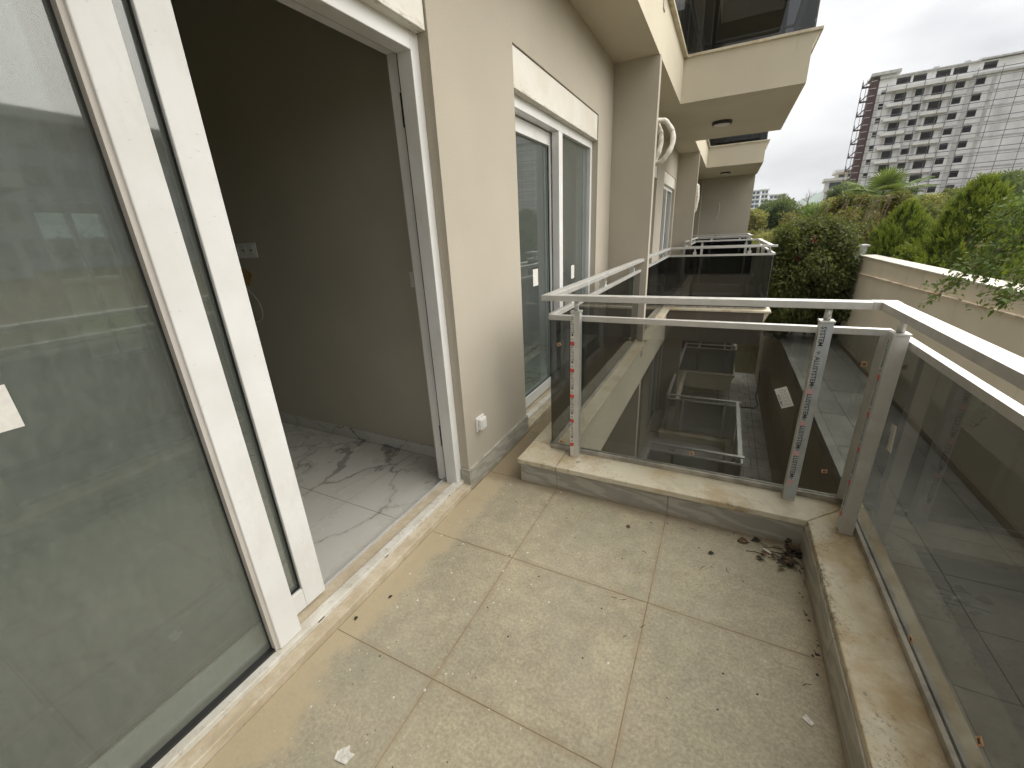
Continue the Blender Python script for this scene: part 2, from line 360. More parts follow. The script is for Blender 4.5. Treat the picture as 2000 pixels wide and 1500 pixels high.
# ------------------------------------------------------------------ mesh helpers
ORG = {}
def tag(o, label=None, cat=None, group=None, kind=None):
    if label: o['label'] = label
    if cat: o['category'] = cat
    if group: o['group'] = group
    if kind: o['kind'] = kind
    return o
def thing(name, loc, label, cat, group=None, rz=0., local=False):
    o = bpy.data.objects.new(name, None); COL.objects.link(o); o.location = loc; o.rotation_euler = (0, 0, rz); o.empty_display_size = .1
    ORG[o.name] = Vector((0, 0, 0)) if local else Vector(loc)
    return tag(o, label, cat, group)
def org(p): return ORG[p.name] if p is not None else Vector((0, 0, 0))
class MB:
    def __init__(s): s.v = []; s.f = []; s.mi = []
    def add(s, vs, fs, mi=0):
        n = len(s.v); s.v += [tuple(q) for q in vs]; s.f += [tuple(i + n for i in q) for q in fs]; s.mi += [mi] * len(fs); return s
    def box(s, x0, x1, y0, y1, z0, z1, mi=0):
        x0, x1 = sorted((x0, x1)); y0, y1 = sorted((y0, y1)); z0, z1 = sorted((z0, z1))
        return s.add([(x0, y0, z0), (x1, y0, z0), (x1, y1, z0), (x0, y1, z0), (x0, y0, z1), (x1, y0, z1), (x1, y1, z1), (x0, y1, z1)],
                     [(0, 3, 2, 1), (4, 5, 6, 7), (0, 1, 5, 4), (1, 2, 6, 5), (2, 3, 7, 6), (3, 0, 4, 7)], mi)
    def prism(s, poly, axis, a, b, mi=0):
        """poly in the plane normal to axis ('x': (y,z), 'y': (x,z), 'z': (x,y))"""
        def P(u, v, w): return {'x': (w, u, v), 'y': (u, w, v), 'z': (u, v, w)}[axis]
        n = len(poly); vs = [P(u, v, a) for u, v in poly] + [P(u, v, b) for u, v in poly]
        fs = [tuple(range(n)), tuple(range(2 * n - 1, n - 1, -1))] + [(i, i + n, (i + 1) % n + n, (i + 1) % n) for i in range(n)]
        return s.add(vs, fs, mi)
    def tube(s, pts, rad, n=8, mi=0, caps=True):
        pts = [Vector(p) for p in pts]; m_ = len(pts); rad = rad if isinstance(rad, (list, tuple)) else [rad] * m_
        vs = []; prev = None
        for i, p in enumerate(pts):
            tg = (pts[min(i + 1, m_ - 1)] - pts[max(i - 1, 0)]).normalized()
            if prev is None:
                a = Vector((0, 0, 1)) if abs(tg.z) < .9 else Vector((1, 0, 0)); u = tg.cross(a).normalized()
            else:
                u = (prev - tg * prev.dot(tg)).normalized()
            prev = u; w = tg.cross(u)
            for k in range(n):
                an = 2 * math.pi * k / n; vs.append(p + (u * math.cos(an) + w * math.sin(an)) * rad[i])
        fs = [(i * n + k, i * n + (k + 1) % n, (i + 1) * n + (k + 1) % n, (i + 1) * n + k) for i in range(m_ - 1) for k in range(n)]
        if caps: fs += [tuple(range(n - 1, -1, -1)), tuple((m_ - 1) * n + k for k in range(n))]
        return s.add(vs, fs, mi)
    def build(s, name, mat, parent=None, kind=None, bevel=0., smooth=False, world=True):
        o_ = org(parent) if world else Vector((0, 0, 0))
        me = bpy.data.meshes.new(name)
        me.from_pydata([(a - o_.x, b - o_.y, c - o_.z) for a, b, c in s.v], [], s.f)
        for q in (mat if isinstance(mat, (list, tuple)) else [mat]): me.materials.append(M[q] if isinstance(q, str) else q)
        if any(s.mi): me.polygons.foreach_set('material_index', s.mi)
        bm = bmesh.new(); bm.from_mesh(me); bmesh.ops.recalc_face_normals(bm, faces=bm.faces); bm.to_mesh(me); bm.free()
        if smooth: me.polygons.foreach_set('use_smooth', [True] * len(me.polygons))
        o = bpy.data.objects.new(name, me); COL.objects.link(o)
        if parent is not None: o.parent = parent; ORG[o.name] = o_
        else: ORG[o.name] = Vector((0, 0, 0))
        if kind: o['kind'] = kind
        if bevel:
            b = o.modifiers.new('bevel', 'BEVEL'); b.width = bevel; b.segments = 2; b.limit_method = 'ANGLE'; b.harden_normals = False
        return o
def box(name, mat, parent, x0, x1, y0, y1, z0, z1, **k): return MB().box(x0, x1, y0, y1, z0, z1).build(name, mat, parent, **k)
def share(src, name, parent, off):
    o = src.copy(); COL.objects.link(o); o.parent = parent
    o.location = Vector(src.location) + Vector(off); ORG[o.name] = ORG[src.name]; return o
def copy_tree(o, parent=None, off=(0, 0, 0), label=None):
    c = o.copy(); COL.objects.link(c); ORG[c.name] = ORG[o.name]
    if parent is not None: c.parent = parent
    c.location = Vector(o.location) + Vector(off)
    if label: c['label'] = label
    for ch in list(o.children): copy_tree(ch, c)
    return c

def wall_holes(mb, axis, w0, w1, u0, u1, z0, z1, holes, mi=0):
    """wall between planes w0 and w1 (axis = normal), spanning u0..u1, z0..z1, with rectangular holes (ua, ub, za, zb)"""
    us = sorted({u0, u1, *[q for h in holes for q in h[:2] if u0 < q < u1]}); zs = sorted({z0, z1, *[q for h in holes for q in h[2:] if z0 < q < z1]})
    def P(w, u, z): return (w, u, z) if axis == 'x' else (u, w, z)
    def solid(i, j):
        if not (0 <= i < len(us) - 1 and 0 <= j < len(zs) - 1): return False
        cu, cz = (us[i] + us[i + 1]) / 2, (zs[j] + zs[j + 1]) / 2
        return not any(h[0] < cu < h[1] and h[2] < cz < h[3] for h in holes)
    idx = {}; vs = []; fs = []
    def V(w, u, z):
        k = (round(w, 5), round(u, 5), round(z, 5))
        if k not in idx: idx[k] = len(vs); vs.append(P(w, u, z))
        return idx[k]
    for i in range(len(us) - 1):
        for j in range(len(zs) - 1):
            if not solid(i, j): continue
            a, b, c, d_ = us[i], us[i + 1], zs[j], zs[j + 1]
            for w in (w0, w1): fs.append((V(w, a, c), V(w, b, c), V(w, b, d_), V(w, a, d_)))
            if not solid(i - 1, j): fs.append((V(w0, a, c), V(w1, a, c), V(w1, a, d_), V(w0, a, d_)))
            if not solid(i + 1, j): fs.append((V(w0, b, c), V(w1, b, c), V(w1, b, d_), V(w0, b, d_)))
            if not solid(i, j - 1): fs.append((V(w0, a, c), V(w0, b, c), V(w1, b, c), V(w1, a, c)))
            if not solid(i, j + 1): fs.append((V(w0, a, d_), V(w0, b, d_), V(w1, b, d_), V(w1, a, d_)))
    mb.add(vs, fs, mi); return mb
TEXTS = {}
def text_mesh(body, size, mat):
    k = (body, size, mat)
    if k not in TEXTS:
        cu = bpy.data.curves.new('lettering', 'FONT'); cu.body = body; cu.size = size; cu.align_x = 'CENTER'; cu.align_y = 'CENTER'; cu.resolution_u = 2; cu.offset = size * .018
        ob = bpy.data.objects.new('tmp', cu); COL.objects.link(ob)
        dg = bpy.context.evaluated_depsgraph_get(); me = bpy.data.meshes.new_from_object(ob.evaluated_get(dg))
        bpy.data.objects.remove(ob); me.materials.clear(); me.materials.append(M[mat]); me.name = 'lettering'; TEXTS[k] = me
    return TEXTS[k]
def text(name, body, size, mat, parent, loc, rot):
    o = bpy.data.objects.new(name, text_mesh(body, size, mat)); COL.objects.link(o); o.parent = parent
    o.location = Vector(loc) - org(parent); o.rotation_euler = rot; ORG[o.name] = org(parent); return o

# ================================================================== LARGE STRUCTURE
FH = 3.29                     # floor to floor
WX = -1.047                   # outer face of the facade
LV = [-FH, 0., FH]
DOORS = [(-.90, 1.53), (5.40, 7.83), (11.7, 14.1)]
WINS = [(2.325, 4.11), (8.70, 10.50), (14.9, 16.6)]
UNITS = {-FH: [(6.55, 9.40), (13.9, 16.95)], 0.: [(-1.6, 1.95), (6.95, 10.40), (13.87, 16.95)], FH: [(-2.0, 1.08), (6.55, 9.43), (13.87, 16.95)]}  # unseen unit overhead is cut short to let light onto the tiles
FINS = [(-1.9, -1.8), (4.64, 4.735), (10.75, 10.85)]
apt = thing('apartment_building', (-1.05, 4.7, 0), 'taupe apartment block with cream balconies, white sliding doors and dividing fins', 'building')
holes = [(a, b, z, z + 2.392) for z in LV for a, b in DOORS + WINS]
mb = MB(); wall_holes(mb, 'x', WX, -1.28, -6, 17.05, -4.5, 6.4, holes); mb.build('facade_wall', 'taupe', apt)
mb = MB(); wall_holes(mb, 'x', -4.2, -4.42, -6, 17.05, -4.5, 6.4, [(1.10, 1.55, .58, 1.77)]); mb.build('back_wall', 'inside', apt)
for z in LV + [6.58]:
    box('floor_slab', 'inside_white', apt, -4.2, -1.28, -6, 17.05, z - .37, z)
for y0, y1 in [(-3.1, -3.0), (1.73, 1.83), (4.62, 4.745), (8.05, 8.2), (10.75, 10.85), (14.4, 14.5), (-6, -5.9)]:
    mb = MB()
    for z in LV: mb.box(-4.2, -1.28, y0, y1, z, z + 2.92)
    mb.build('partition_wall', 'inside', apt)
for z in LV:                                            # dividing fins and the end wall
    for a, b in FINS: box('fin_wall', 'taupe', apt, WX, -.615, a, b, z - .03, z + 2.92, bevel=.004)
    box('end_wall', 'taupe', apt, WX, .72, 16.95, 17.06, z - .03, z + 2.92)
def strip_spans(z):
    ys = []; y = -6.
    for a, b in UNITS[z]: ys.append((y, a)); y = b
    ys.append((y, 16.95)); out_ = []
    for a, b in ys:
        cuts = [a] + [q for f_ in FINS for q in f_ if a < q < b] + [b]
        out_ += [(cuts[i], cuts[i + 1]) for i in range(0, len(cuts), 2) if cuts[i + 1] - cuts[i] > .05]
    return out_
for z in LV:                                            # balcony bodies
    ys = [-6.] + [q for u in UNITS[z] for q in u] + [16.95]
    for i in range(0, len(ys), 2):
        if ys[i + 1] - ys[i] > .05: box('gallery_slab', 'cream', apt, WX, -.625, ys[i], ys[i + 1], z - .37, z - .03)
    for a, b in strip_spans(z): box('gallery_kerb', 'cream', apt, -.795, -.625, a, b, z - .03, z + .125)
    for a, b in UNITS[z]:
        mb = MB(); mb.box(WX, .60, a, b, z - .37, z - .03)
        mb.prism([(.605, z - .03), (.605, z + .125), (.822, z + .125), (.757, z - .02), (.757, z - .37), (.60, z - .37), (.60, z - .03)], 'y', a, b)
        ya = a + .0; yb = b - .0
        if a > 0: mb.box(-.795, .604, ya, a + .31, z - .03, z + .125)
        if z == 0 and 6 < a < 8: box('front_panel', 'dark_front', apt, -.62, .752, a - .006, a - .001, z - .37, z + .124)  # thin dark sheet over the near face of this balcony
        kw = .213 if (z == 0 and a < 3) else .313
        mb.box(-.795, .604, b - kw, yb, z - .03, z + .125)
        mb.build('balcony_body', 'cream', apt)
        if z != 0 or a > 3:
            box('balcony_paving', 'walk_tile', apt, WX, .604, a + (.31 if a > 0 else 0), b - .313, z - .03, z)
    for a, b in strip_spans(z):
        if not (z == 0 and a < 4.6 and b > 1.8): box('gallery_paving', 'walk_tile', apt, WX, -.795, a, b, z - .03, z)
for z in (-FH, FH, 0.):                                 # coping slabs, 3 cm, slightly overhanging
    for a, b in strip_spans(z):
        if z == 0 and 1.9 < a < 3: continue
        box('coping_slab', 'coping', apt, -.81, -.578, a + .002, b - .002, z + .125, z + .155, bevel=.003)
    for a, b in UNITS[z]:
        if z == 0 and a < 3: continue
        if a > 0: box('coping_slab', 'coping', apt, -.81, .60, a - .022, a + .325, z + .125, z + .155, bevel=.003)
        box('coping_slab', 'coping', apt, -.81, .60, b - .328, b + .022, z + .125, z + .155, bevel=.003)
        box('coping_slab', 'coping', apt, .602, .838, a - .022, b + .022, z + .125, z + .155, bevel=.003)
ys = 6.58 - .37                                          # balcony slabs of the storey above
mb = MB(); mb.box(WX, -.625, -6, 16.95, ys, 6.7)
for a, b in UNITS[FH]: mb.box(-.625, .757, a, b, ys, 6.7)
mb.build('upper_balcony_slab', 'cream', apt)
# marble plinth of the facade beside the door
p = box('plinth_tile', 'facing', apt, WX, -1.032, 1.532, 2.098, 0, .135, bevel=.0015)
box('plinth_tile', 'facing', apt, WX, -1.032, 2.10, 2.33, 0, .135, bevel=.0015)
box('plinth_tile', 'facing', apt, -1.094, -1.0325, 1.516, 1.5305, 0, .133, bevel=.0015)
box('plinth_tile', 'facing', apt, WX, -1.032, 4.10, 4.638, 0, .135, bevel=.0015)

def sliding_unit(z, y0, y1, fixed, stile, s0, s1, name, near=True):
    """white sliding door: fixed pane in the outer track (fixed = -1 low y, +1 high y), sash in the inner track"""
    mb = MB()
    for ya, yb, yi in ((y0, y0 + .055, y0 + .03), (y1 - .055, y1, y1 - .03)):
        mb.box(-1.1745, -1.10, ya, yb, z + .036, z + 2.185)
    mb.box(-1.25, -1.18, y0, y0 + .03, z + .036, z + 2.185); mb.box(-1.25, -1.18, y1 - .03, y1, z + .036, z + 2.185)
    mb.box(-1.1745, -1.10, y0 + .055, y1 - .055, z + 2.118, z + 2.185)
    mb.box(-1.25, -1.18, y0 + .03, y1 - .03, z + 2.135, z + 2.185)
    fr = mb.build(name, 'white_pvc', apt, bevel=.003 if near else 0)
    box('sill_profile', 'sill_white', fr, -1.128, -1.080, y0 + .001, y1 - .001, z + .0352, z + .060, bevel=.003 if near else 0)
    ch = MB().box(-1.1795, -1.1752, y0 + .004, y0 + .052, z + .05, z + 2.18).box(-1.1795, -1.1752, y1 - .052, y1 - .004, z + .05, z + 2.18).box(-1.1795, -1.1752, y0, y1, z + 2.121, z + 2.18)
    ch.build('gasket', 'rubber', fr)
    box('threshold', 'threshold', fr, -1.2085, -1.034, y0 + .0005, y1 - .0005, z - .03, z + .034, bevel=.004 if near else 0)
    box('track', 'threshold', fr, -1.20, -1.1285, y0 + .03, y1 - .03, z + .0345, z + .044)
    box('track_rail', 'steel', fr, -1.208, -1.201, y0 + .03, y1 - .03, z + .0345, z + .056)
    fa, fb = (y0 + .055, stile) if fixed < 0 else (stile, y1 - .055)
    st = (stile - .083, stile) if fixed < 0 else (stile, stile + .083)
    box('stile', 'white_pvc', fr, -1.158, -1.099, st[0], st[1], z + .062, z + 2.117, bevel=.003 if near else 0)
    ga, gb = (fa, st[0]) if fixed < 0 else (st[1], fb)
    box('pane', 'door_glass' if name == 'sliding_door' else 'win_glass', fr, -1.140, -1.134, ga, gb, z + .064, z + 2.117)
    e = st[0] if fixed < 0 else st[1]; sg = -1 if fixed < 0 else 1
    box('glazing_bead', 'bead', fr, -1.130, -1.106, e, e + sg * .013, z + .064, z + 2.116)
    g = MB().box(-1.1335, -1.128, e + sg * .0132, e + sg * .0165, z + .07, z + 2.11)
    g.box(-1.1335, -1.112, ga, gb, z + .0602, z + .070)
    g.build('gasket', 'rubber', fr)
    sm = MB(); w = .088
    sm.box(-1.228, -1.172, s0, s0 + w, z + .060, z + 2.112).box(-1.228, -1.172, s1 - w, s1, z + .060, z + 2.112)
    sm.box(-1.2275, -1.1725, s0 + w, s1 - w, z + .060, z + .060 + w).box(-1.2275, -1.1725, s0 + w, s1 - w, z + 2.112 - w, z + 2.112)
    sm.build('sash', 'white_pvc', fr, bevel=.003 if near else 0)
    box('pane', 'door_glass' if name == 'sliding_door' else 'win_glass', fr, -1.203, -1.197, s0 + w, s1 - w, z + .06 + w, z + 2.112 - w)
    q = MB().box(-1.194, -1.184, s0 + w, s0 + w + .0018, z + .15, z + 2.02).box(-1.194, -1.184, s1 - w - .0018, s1 - w, z + .15, z + 2.02)
    q.box(-1.194, -1.184, s0 + w + .004, s1 - w - .004, z + .148, z + .153)
    q.build('gasket', 'rubber', fr)
    bx = MB().box(-1.165, -1.056, y0 + .003, y1 - .003, z + 2.197, z + 2.388).box(-1.158, -1.050, y0 + .002, y1 - .012, z + 2.182, z + 2.1965)
    bx.build('shutter_box', 'box_white', fr, bevel=.003 if near else 0)
    return fr
for z in LV:
    for i, (a, b) in enumerate(DOORS):
        k = z == 0 and i == 0
        dr = sliding_unit(z, a, b, -1, (.447 if k else a + 1.35), a + (.215 if k else .06), (.615 if k else b - .04), 'sliding_door', k)
        if k: door = dr
    for i, (a, b) in enumerate(WINS):
        k = z == 0 and i == 0
        wd = sliding_unit(z, a, b, 1, a + .875, a + .035, a + .955, 'sliding_window', k)
        if k: window = wd
# latch plates in the jamb, paper labels still on the panes
for zz in (1.86, .27):
    mb = MB().box(-1.2, -1.176, 1.496, 1.4995, zz, zz + .13).box(-1.196, -1.18, 1.492, 1.496, zz + .03, zz + .09); mb.build('latch_plate', 'black_lamp', door)
for y0, y1, z0, z1, dr_ in ((-.02, .062, 1.062, 1.155, door),):
    box('paper_label', 'paper', door, -1.1338, -1.1332, y0, y1, z0, z1)
box('paper_label', 'paper', window, -1.1965, -1.196, 2.86, 2.96, 1.00, 1.13)
box('paper_label', 'paper', window, -1.1338, -1.1332, 3.60, 3.69, .98, 1.10)
mb = MB()
for y, z, s in ((.86, .047, .02), (.50, .047, .028), (1.36, .047, .012)): mb.box(-1.0798, -1.0792, y, y + s, z, z + .005)
mb.build('drain_slot', 'rubber', door)
bw = MB()
for q in ((-4.36, -4.30, 1.10, 1.14, .58, 1.77), (-4.36, -4.30, 1.51, 1.55, .58, 1.77), (-4.36, -4.30, 1.14, 1.51, .58, .62), (-4.36, -4.30, 1.14, 1.51, 1.70, 1.77), (-4.36, -4.30, 1.31, 1.335, .62, 1.70)): bw.box(*q)
bwo = bw.build('back_window', 'white_pvc', apt)
box('pane', 'win_glass', bwo, -4.332, -4.328, 1.14, 1.51, .62, 1.70)

# ------------------------------------------------------------------ floors of the balcony and of the room
bed = box('balcony_floor', 'grout', None, -1.033, .604, -1.6, 1.738, -.03, -.0022, kind='structure')
box('floor_bed', 'grout', bed, -1.033, -.80, 1.738, 4.638, -.03, -.0022)
J = .0013; XJ, YJ = -.58, 1.136
xs = [-1.032, XJ, XJ + .6, .604]; ysj = [1.737] + [YJ - .6 * k for k in range(6)]
def tile_box(x0, x1, y0, y1, z0, z1, name, mat, parent, bev=.0012):
    return box(name, mat, parent, x0 + J, x1 - J, y0 + J, y1 - J, z0, z1, bevel=bev)
for i in range(3):
    for j in range(5):
        tile_box(xs[i], xs[i + 1], ysj[j + 1], ysj[j], -.02, random.uniform(-.0006, .0004), 'floor_tile', 'tile', bed)
for j, (a, b) in enumerate([(1.737, 2.33), (2.33, 2.93), (2.93, 3.53), (3.53, 4.13), (4.13, 4.637)]):
    tile_box(-1.032, -.797, a, b, -.02, 0, 'floor_tile', 'tile', bed)
kerb = MB().box(-.794, .605, 1.7385, 1.94, -.03, .1245).box(.6065, .80, -1.6, 1.7385, -.03, .1245).build('balcony_kerb', 'cream', None, kind='structure')
for a, b in ((-.806, XJ), (XJ, XJ + .6), (XJ + .6, .6)):
    box('facing_tile', 'facing', kerb, a + .0012, b - .0012, 1.722, 1.7382, -.004, .1243, bevel=.001)
box('facing_tile', 'facing', kerb, -.808, -.7945, 1.723, 2.30, -.004, .1243, bevel=.001)
for k in range(6):
    b = 1.7215 - .6 * k; box('facing_tile', 'facing', kerb, .5905, .6062, max(b - .6, -1.6) + .0012, b - .0012, -.004, .1243, bevel=.001)
def slab(poly, name='coping_slab'):
    return MB().prism(poly, 'z', .1245, .155).build(name, 'coping', kerb, bevel=.004)
slab([(-.822, 1.707), (-.584, 1.707), (-.584, 1.956), (-.822, 1.956)])
slab([(-.581, 1.707), (.5935, 1.707), (.8345, 1.956), (-.581, 1.956)])
slab([(.595, 1.7045), (.836, 1.9535), (.836, .20), (.595, .20)])
slab([(.595, .197), (.836, .197), (.836, -1.6), (.595, -1.6)])
slab([(-.822, 1.959), (-.572, 1.959), (-.572, 3.35), (-.822, 3.35)])
slab([(-.822, 3.353), (-.572, 3.353), (-.572, 4.638), (-.822, 4.638)])
ifl = box('room_floor', 'joint', None, -4.2, -1.283, -3.0, 1.73, 0., .0185, kind='structure')
for i in range(5):
    for j in range(5):
        x1 = -1.02 - .6 * i; y1 = 1.122 + 1.2 - 1.2 * j
        x0, y0 = x1 - .6, y1 - 1.2; x1 = min(x1, -1.2835); y1 = min(y1, 1.718); y0 = max(y0, -3); x0 = max(x0, -4.2)
        if x1 - x0 > .05 and y1 - y0 > .05: box('floor_tile', 'marble', ifl, x0 + .0016, x1 - (.0016 if i else 0), y0 + .0016, y1 - .0016, .011, .02)
for ya, yb in ((-.898, -.079), (-.077, 1.121), (1.123, 1.529)): box('floor_tile', 'marble', ifl, -1.2834, -1.2095, ya, yb, .0, .02)
for i in range(5):
    x1 = -1.285 - .6 * i; box('skirting_tile', 'marble', ifl, max(x1 - .6, -4.2) + .0015, x1 - .0015, 1.718, 1.7295, .02, .10, bevel=.001)
for y0, y1 in ((1.83, 4.62),):
    box('room_floor', 'marble', None, -4.2, -1.283, y0, y1, 0., .02, kind='structure')

# ------------------------------------------------------------------ lower court, walkway, retaining walls
PZ = -4.30
lp = box('lower_path', 'joint', None, -1.04, 1.73, 3., 20, PZ - .3, PZ - .012, kind='structure')
yy = 5.2; proto = None; row = 0
while yy < 19.6:
    h_ = random.choice((.42, .5, .58)); xx = -1.0 + (.22 if row % 2 else 0)
    cuts = [.80, 1.12 + .18 * (row % 2), 1.45, 1.725]
    xa = .45
    for xb in cuts:
        if xb - xa > .1: box('paving_stone', 'path_tile', lp, xa + .008, xb - .008, yy + .008, yy + h_ - .008, PZ - .02, PZ + random.uniform(-.004, .004))
        xa = xb
    if row % 2 == 0: box('paving_stone', 'path_tile', lp, -1.0, .44, yy + .01, yy + h_ - .01, PZ - .02, PZ + random.uniform(-.003, .003))
    else: box('paving_stone', 'path_tile', lp, -.98, .43, yy + .01, yy + h_ - .01, PZ - .02, PZ - .003)
    yy += h_; row += 1
WZ = -1.60
lw = thing('lower_retaining_wall', (1.75, 8, PZ), 'brown rendered wall between the sunken path and the grey walkway', 'wall')
box('wall_body', 'wall_dark', lw, 1.73, 1.9, -8, 18, PZ - .3, WZ - .06)
box('wall_cap', 'walk_tile', lw, 1.72, 1.84, -8, 18, WZ - .058, WZ + .004, bevel=.004)
wk = box('walkway', 'joint', None, 1.9005, 3.0, -8, 18, WZ - .2, WZ - .012, kind='structure')
for i, (xa, xb) in enumerate(((1.841, 2.18), (2.18, 2.79), (2.79, 2.955))):
    y0 = -2.0
    while y0 < 17.5:
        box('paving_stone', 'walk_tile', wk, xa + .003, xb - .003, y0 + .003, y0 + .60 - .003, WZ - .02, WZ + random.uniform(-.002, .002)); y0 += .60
rw = thing('retaining_wall', (3.05, 6, WZ), 'long beige retaining wall with a stained ledge and white coping above the walkway', 'wall')
yv = [-8, 5, 9, 12.9]
def ledge_z(y): return .325 - .026 * (y - 6)
prof = MB(); n = 12
for i in range(n):
    ya, yb = -8 + 20.9 * i / n, -8 + 20.9 * (i + 1) / n
    za, zb = ledge_z(ya), ledge_z(yb)
    prof.add([(2.99, ya, WZ - .1), (2.99, yb, WZ - .1), (2.99, yb, zb), (2.99, ya, za), (3.3, ya, WZ - .1), (3.3, yb, WZ - .1), (3.3, yb, zb), (3.3, ya, za)],
             [(0, 1, 2, 3), (4, 7, 6, 5), (3, 2, 6, 7)] + ([(0, 3, 7, 4)] if i == 0 else []) + ([(1, 5, 6, 2)] if i == n - 1 else []))
prof.build('wall_body', 'wall_beige', rw)
lg = MB()
for i in range(n):
    ya, yb = -8 + 20.9 * i / n, -8 + 20.9 * (i + 1) / n; za, zb = ledge_z(ya) + .001, ledge_z(yb) + .001
    lg.add([(2.975, ya, za), (3.06, ya, za), (3.06, yb, zb), (2.975, yb, zb), (2.975, ya, za + .02), (3.06, ya, za + .02), (3.06, yb, zb + .02), (2.975, yb, zb + .02)],
           [(0, 1, 2, 3), (4, 7, 6, 5), (0, 4, 5, 1), (1, 5, 6, 2), (2, 6, 7, 3), (3, 7, 4, 0)])
t = NT('rusty_ledge'); c = t.mix(t.step(t.noise(3, 6, .7), .35, .62), (.40, .27, .16), (.74, .66, .54)); M['ledge'] = t.bsdf(c, .85)
lg.build('ledge', 'ledge', rw)
box('upper_wall', 'wall_beige', rw, 3.03, 3.25, -8, 12.75, -.3, .53)
box('coping_slab', 'wall_cap', rw, 3.015, 3.33, -8, 12.77, .53, .565, bevel=.003)
box('skirting', 'wall_dark', rw, 2.957, 2.9895, -8, 12.9, WZ + .004, WZ + .09)
# ground sheets
def hgt(x, y):
    t_ = min(1, max(0, (y - 17.5) / 6.5)); t_ = t_ * t_ * (3 - 2 * t_)
    gx = min(1, max(0, (x - 2.6) / .7)); base = PZ - .1 + (4.35 * max(t_, gx))
    far = .034 * max(0, min(y, 150) - 22) - .02 * max(0, y - 150)
    return base + far + .012 * max(0, min(x, 60) - 4) * min(1, max(0, (y - 12) / 20)) + .18 * math.sin(x * .31 + y * .17) * min(1, max(0, (y - 24) / 10))
gx_ = [-60, -30, -15, -6, -3, 0, 1, 2, 2.6, 2.8, 3.0, 3.15, 3.3, 4, 5, 7, 10, 14, 19, 25, 32, 40, 50, 65, 90, 130]
gy_ = [17.6, 18.2, 18.8, 19.5, 20.2, 21, 22, 23, 24, 26, 28, 31, 35, 40, 46, 54, 64, 78, 95, 115, 140, 160, 200, 260]
vs_ = [(x, y, hgt(x, y)) for y in gy_ for x in gx_]; nx = len(gx_)
MB().add(vs_, [(j * nx + i, j * nx + i + 1, (j + 1) * nx + i + 1, (j + 1) * nx + i) for j in range(len(gy_) - 1) for i in range(nx - 1)]).build('hillside', 'hill', None, kind='structure', smooth=True)
MB().add([(3.25, -30, .20), (60, -30, .20), (60, 17.7, .55), (3.25, 17.7, .05)], [(0, 1, 2, 3)]).build('garden_ground', 'earth', None, kind='structure')
MB().add([(-1500, -1500, PZ - .35), (2500, -1500, PZ - .35), (2500, 2500, PZ - .35), (-1500, 2500, PZ - .35)], [(0, 1, 2, 3)]).build('ground', 'ground', None, kind='structure')
hv = []; K = 60
for i in range(K + 1):
    a = R_(-45 + 110 * i / K); hh = 33 + 8 * math.sin(i * .7) + 5 * math.sin(i * 1.9 + 1) + (8 if 28 < i < 34 else 0)
    for rr, k_ in ((780, 0), (840, .6), (900, 1), (1050, .7), (1300, .05)): hv.append((rr * math.sin(a), rr * math.cos(a), PZ - 1 + hh * k_ + (4 * k_)))
MB().add(hv, [(i * 5 + k, i * 5 + k + 1, (i + 1) * 5 + k + 1, (i + 1) * 5 + k) for i in range(K) for k in range(4)]).build('far_hills', 'far_hill', None, kind='structure', smooth=True)

# ------------------------------------------------------------------ tower under construction and far blocks
tw = thing('tower_block', (28.96, 137.85, 0), 'grey unfinished high rise of bare blocks with empty window openings behind the garden', 'building', rz=math.atan2(-.113, .994), local=True)
H = []
for k in range(9):
    H.append((-1.05, -.15, 28.4 - 2.87 * k - .6, 28.4 - 2.87 * k + .55))
    if k < 8: H.append((1.55, 3.5, 26.75 - 2.9 * k - .85, 26.75 - 2.9 * k + .85))
    H.append((4.75, 6.45, 27.15 - 2.92 * k - .66, 27.15 - 2.92 * k + .66))
    if k < 8: H.append((7.7, 9.85, 27.0 - 2.92 * k - .9, 27.0 - 2.92 * k + .9))
    H.append((11.0, 12.8, 27.3 - 2.92 * k - .66, 27.3 - 2.92 * k + .66))
    H.append((14.0, 15.8, 27.35 - 2.93 * k - .68, 27.35 - 2.93 * k + .68))
H = [h for h in H if h[2] > 1.2]
mb = MB(); wall_holes(mb, 'y', 0, .35, -1.75, 60, 0, 28.7, H); mb.build('front_wall', 'concrete', tw, world=False)
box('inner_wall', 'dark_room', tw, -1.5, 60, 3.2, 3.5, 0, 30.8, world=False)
for k in range(11): box('floor_slab', 'raw_concrete', tw, -1.6, 60, .36, 14, 28.55 - 2.92 * k - .2, 28.55 - 2.92 * k, world=False)
box('side_wall', 'concrete', tw, -1.75, -1.5, .36, 14, 0, 28.7, world=False)
PH = [(1.3, 3.7, 29.35, 30.75), (4.1, 6.3, 29.35, 30.75), (7.8, 10.1, 29.35, 30.75), (10.5, 12.7, 29.35, 30.75), (15.0, 17.0, 29.35, 30.75)]
mb = MB(); wall_holes(mb, 'y', .6, .95, -1.7, 60, 28.7, 31.0, PH); mb.build('penthouse_wall', 'white_block', tw, world=False)
box('roof_slab', 'raw_concrete', tw, -1.75, 14.4, .0, 14, 31.0, 31.22, world=False)
box('roof_slab', 'raw_concrete', tw, 14.4, 60, -.1, 14, 31.15, 31.45, world=False)
box('terrace_parapet', 'white_block', tw, -.3, 13.4, -1.3, .0, 28.05, 28.75, world=False)
box('terrace_parapet', 'raw_concrete', tw, 13.4, 60, -.5, -.02, 28.35, 28.75, world=False)
for k in range(8):
    for u0, u1, zc in ((.35, 4.5, 25.3 - 2.9 * k), (6.55, 10.9, 25.55 - 2.92 * k)):
        box('balcony', 'white_block', tw, u0, u1, -1.2, -.01, zc - .33, zc + .33, world=False)
for u in (-1.72, .9, 4.4, 6.7, 10.8, 13.4, 16.8): box('pilaster', 'raw_concrete', tw, u, u + (.55 if u != 13.4 else .95), -.16, -.005, 0, 28.0, world=False)
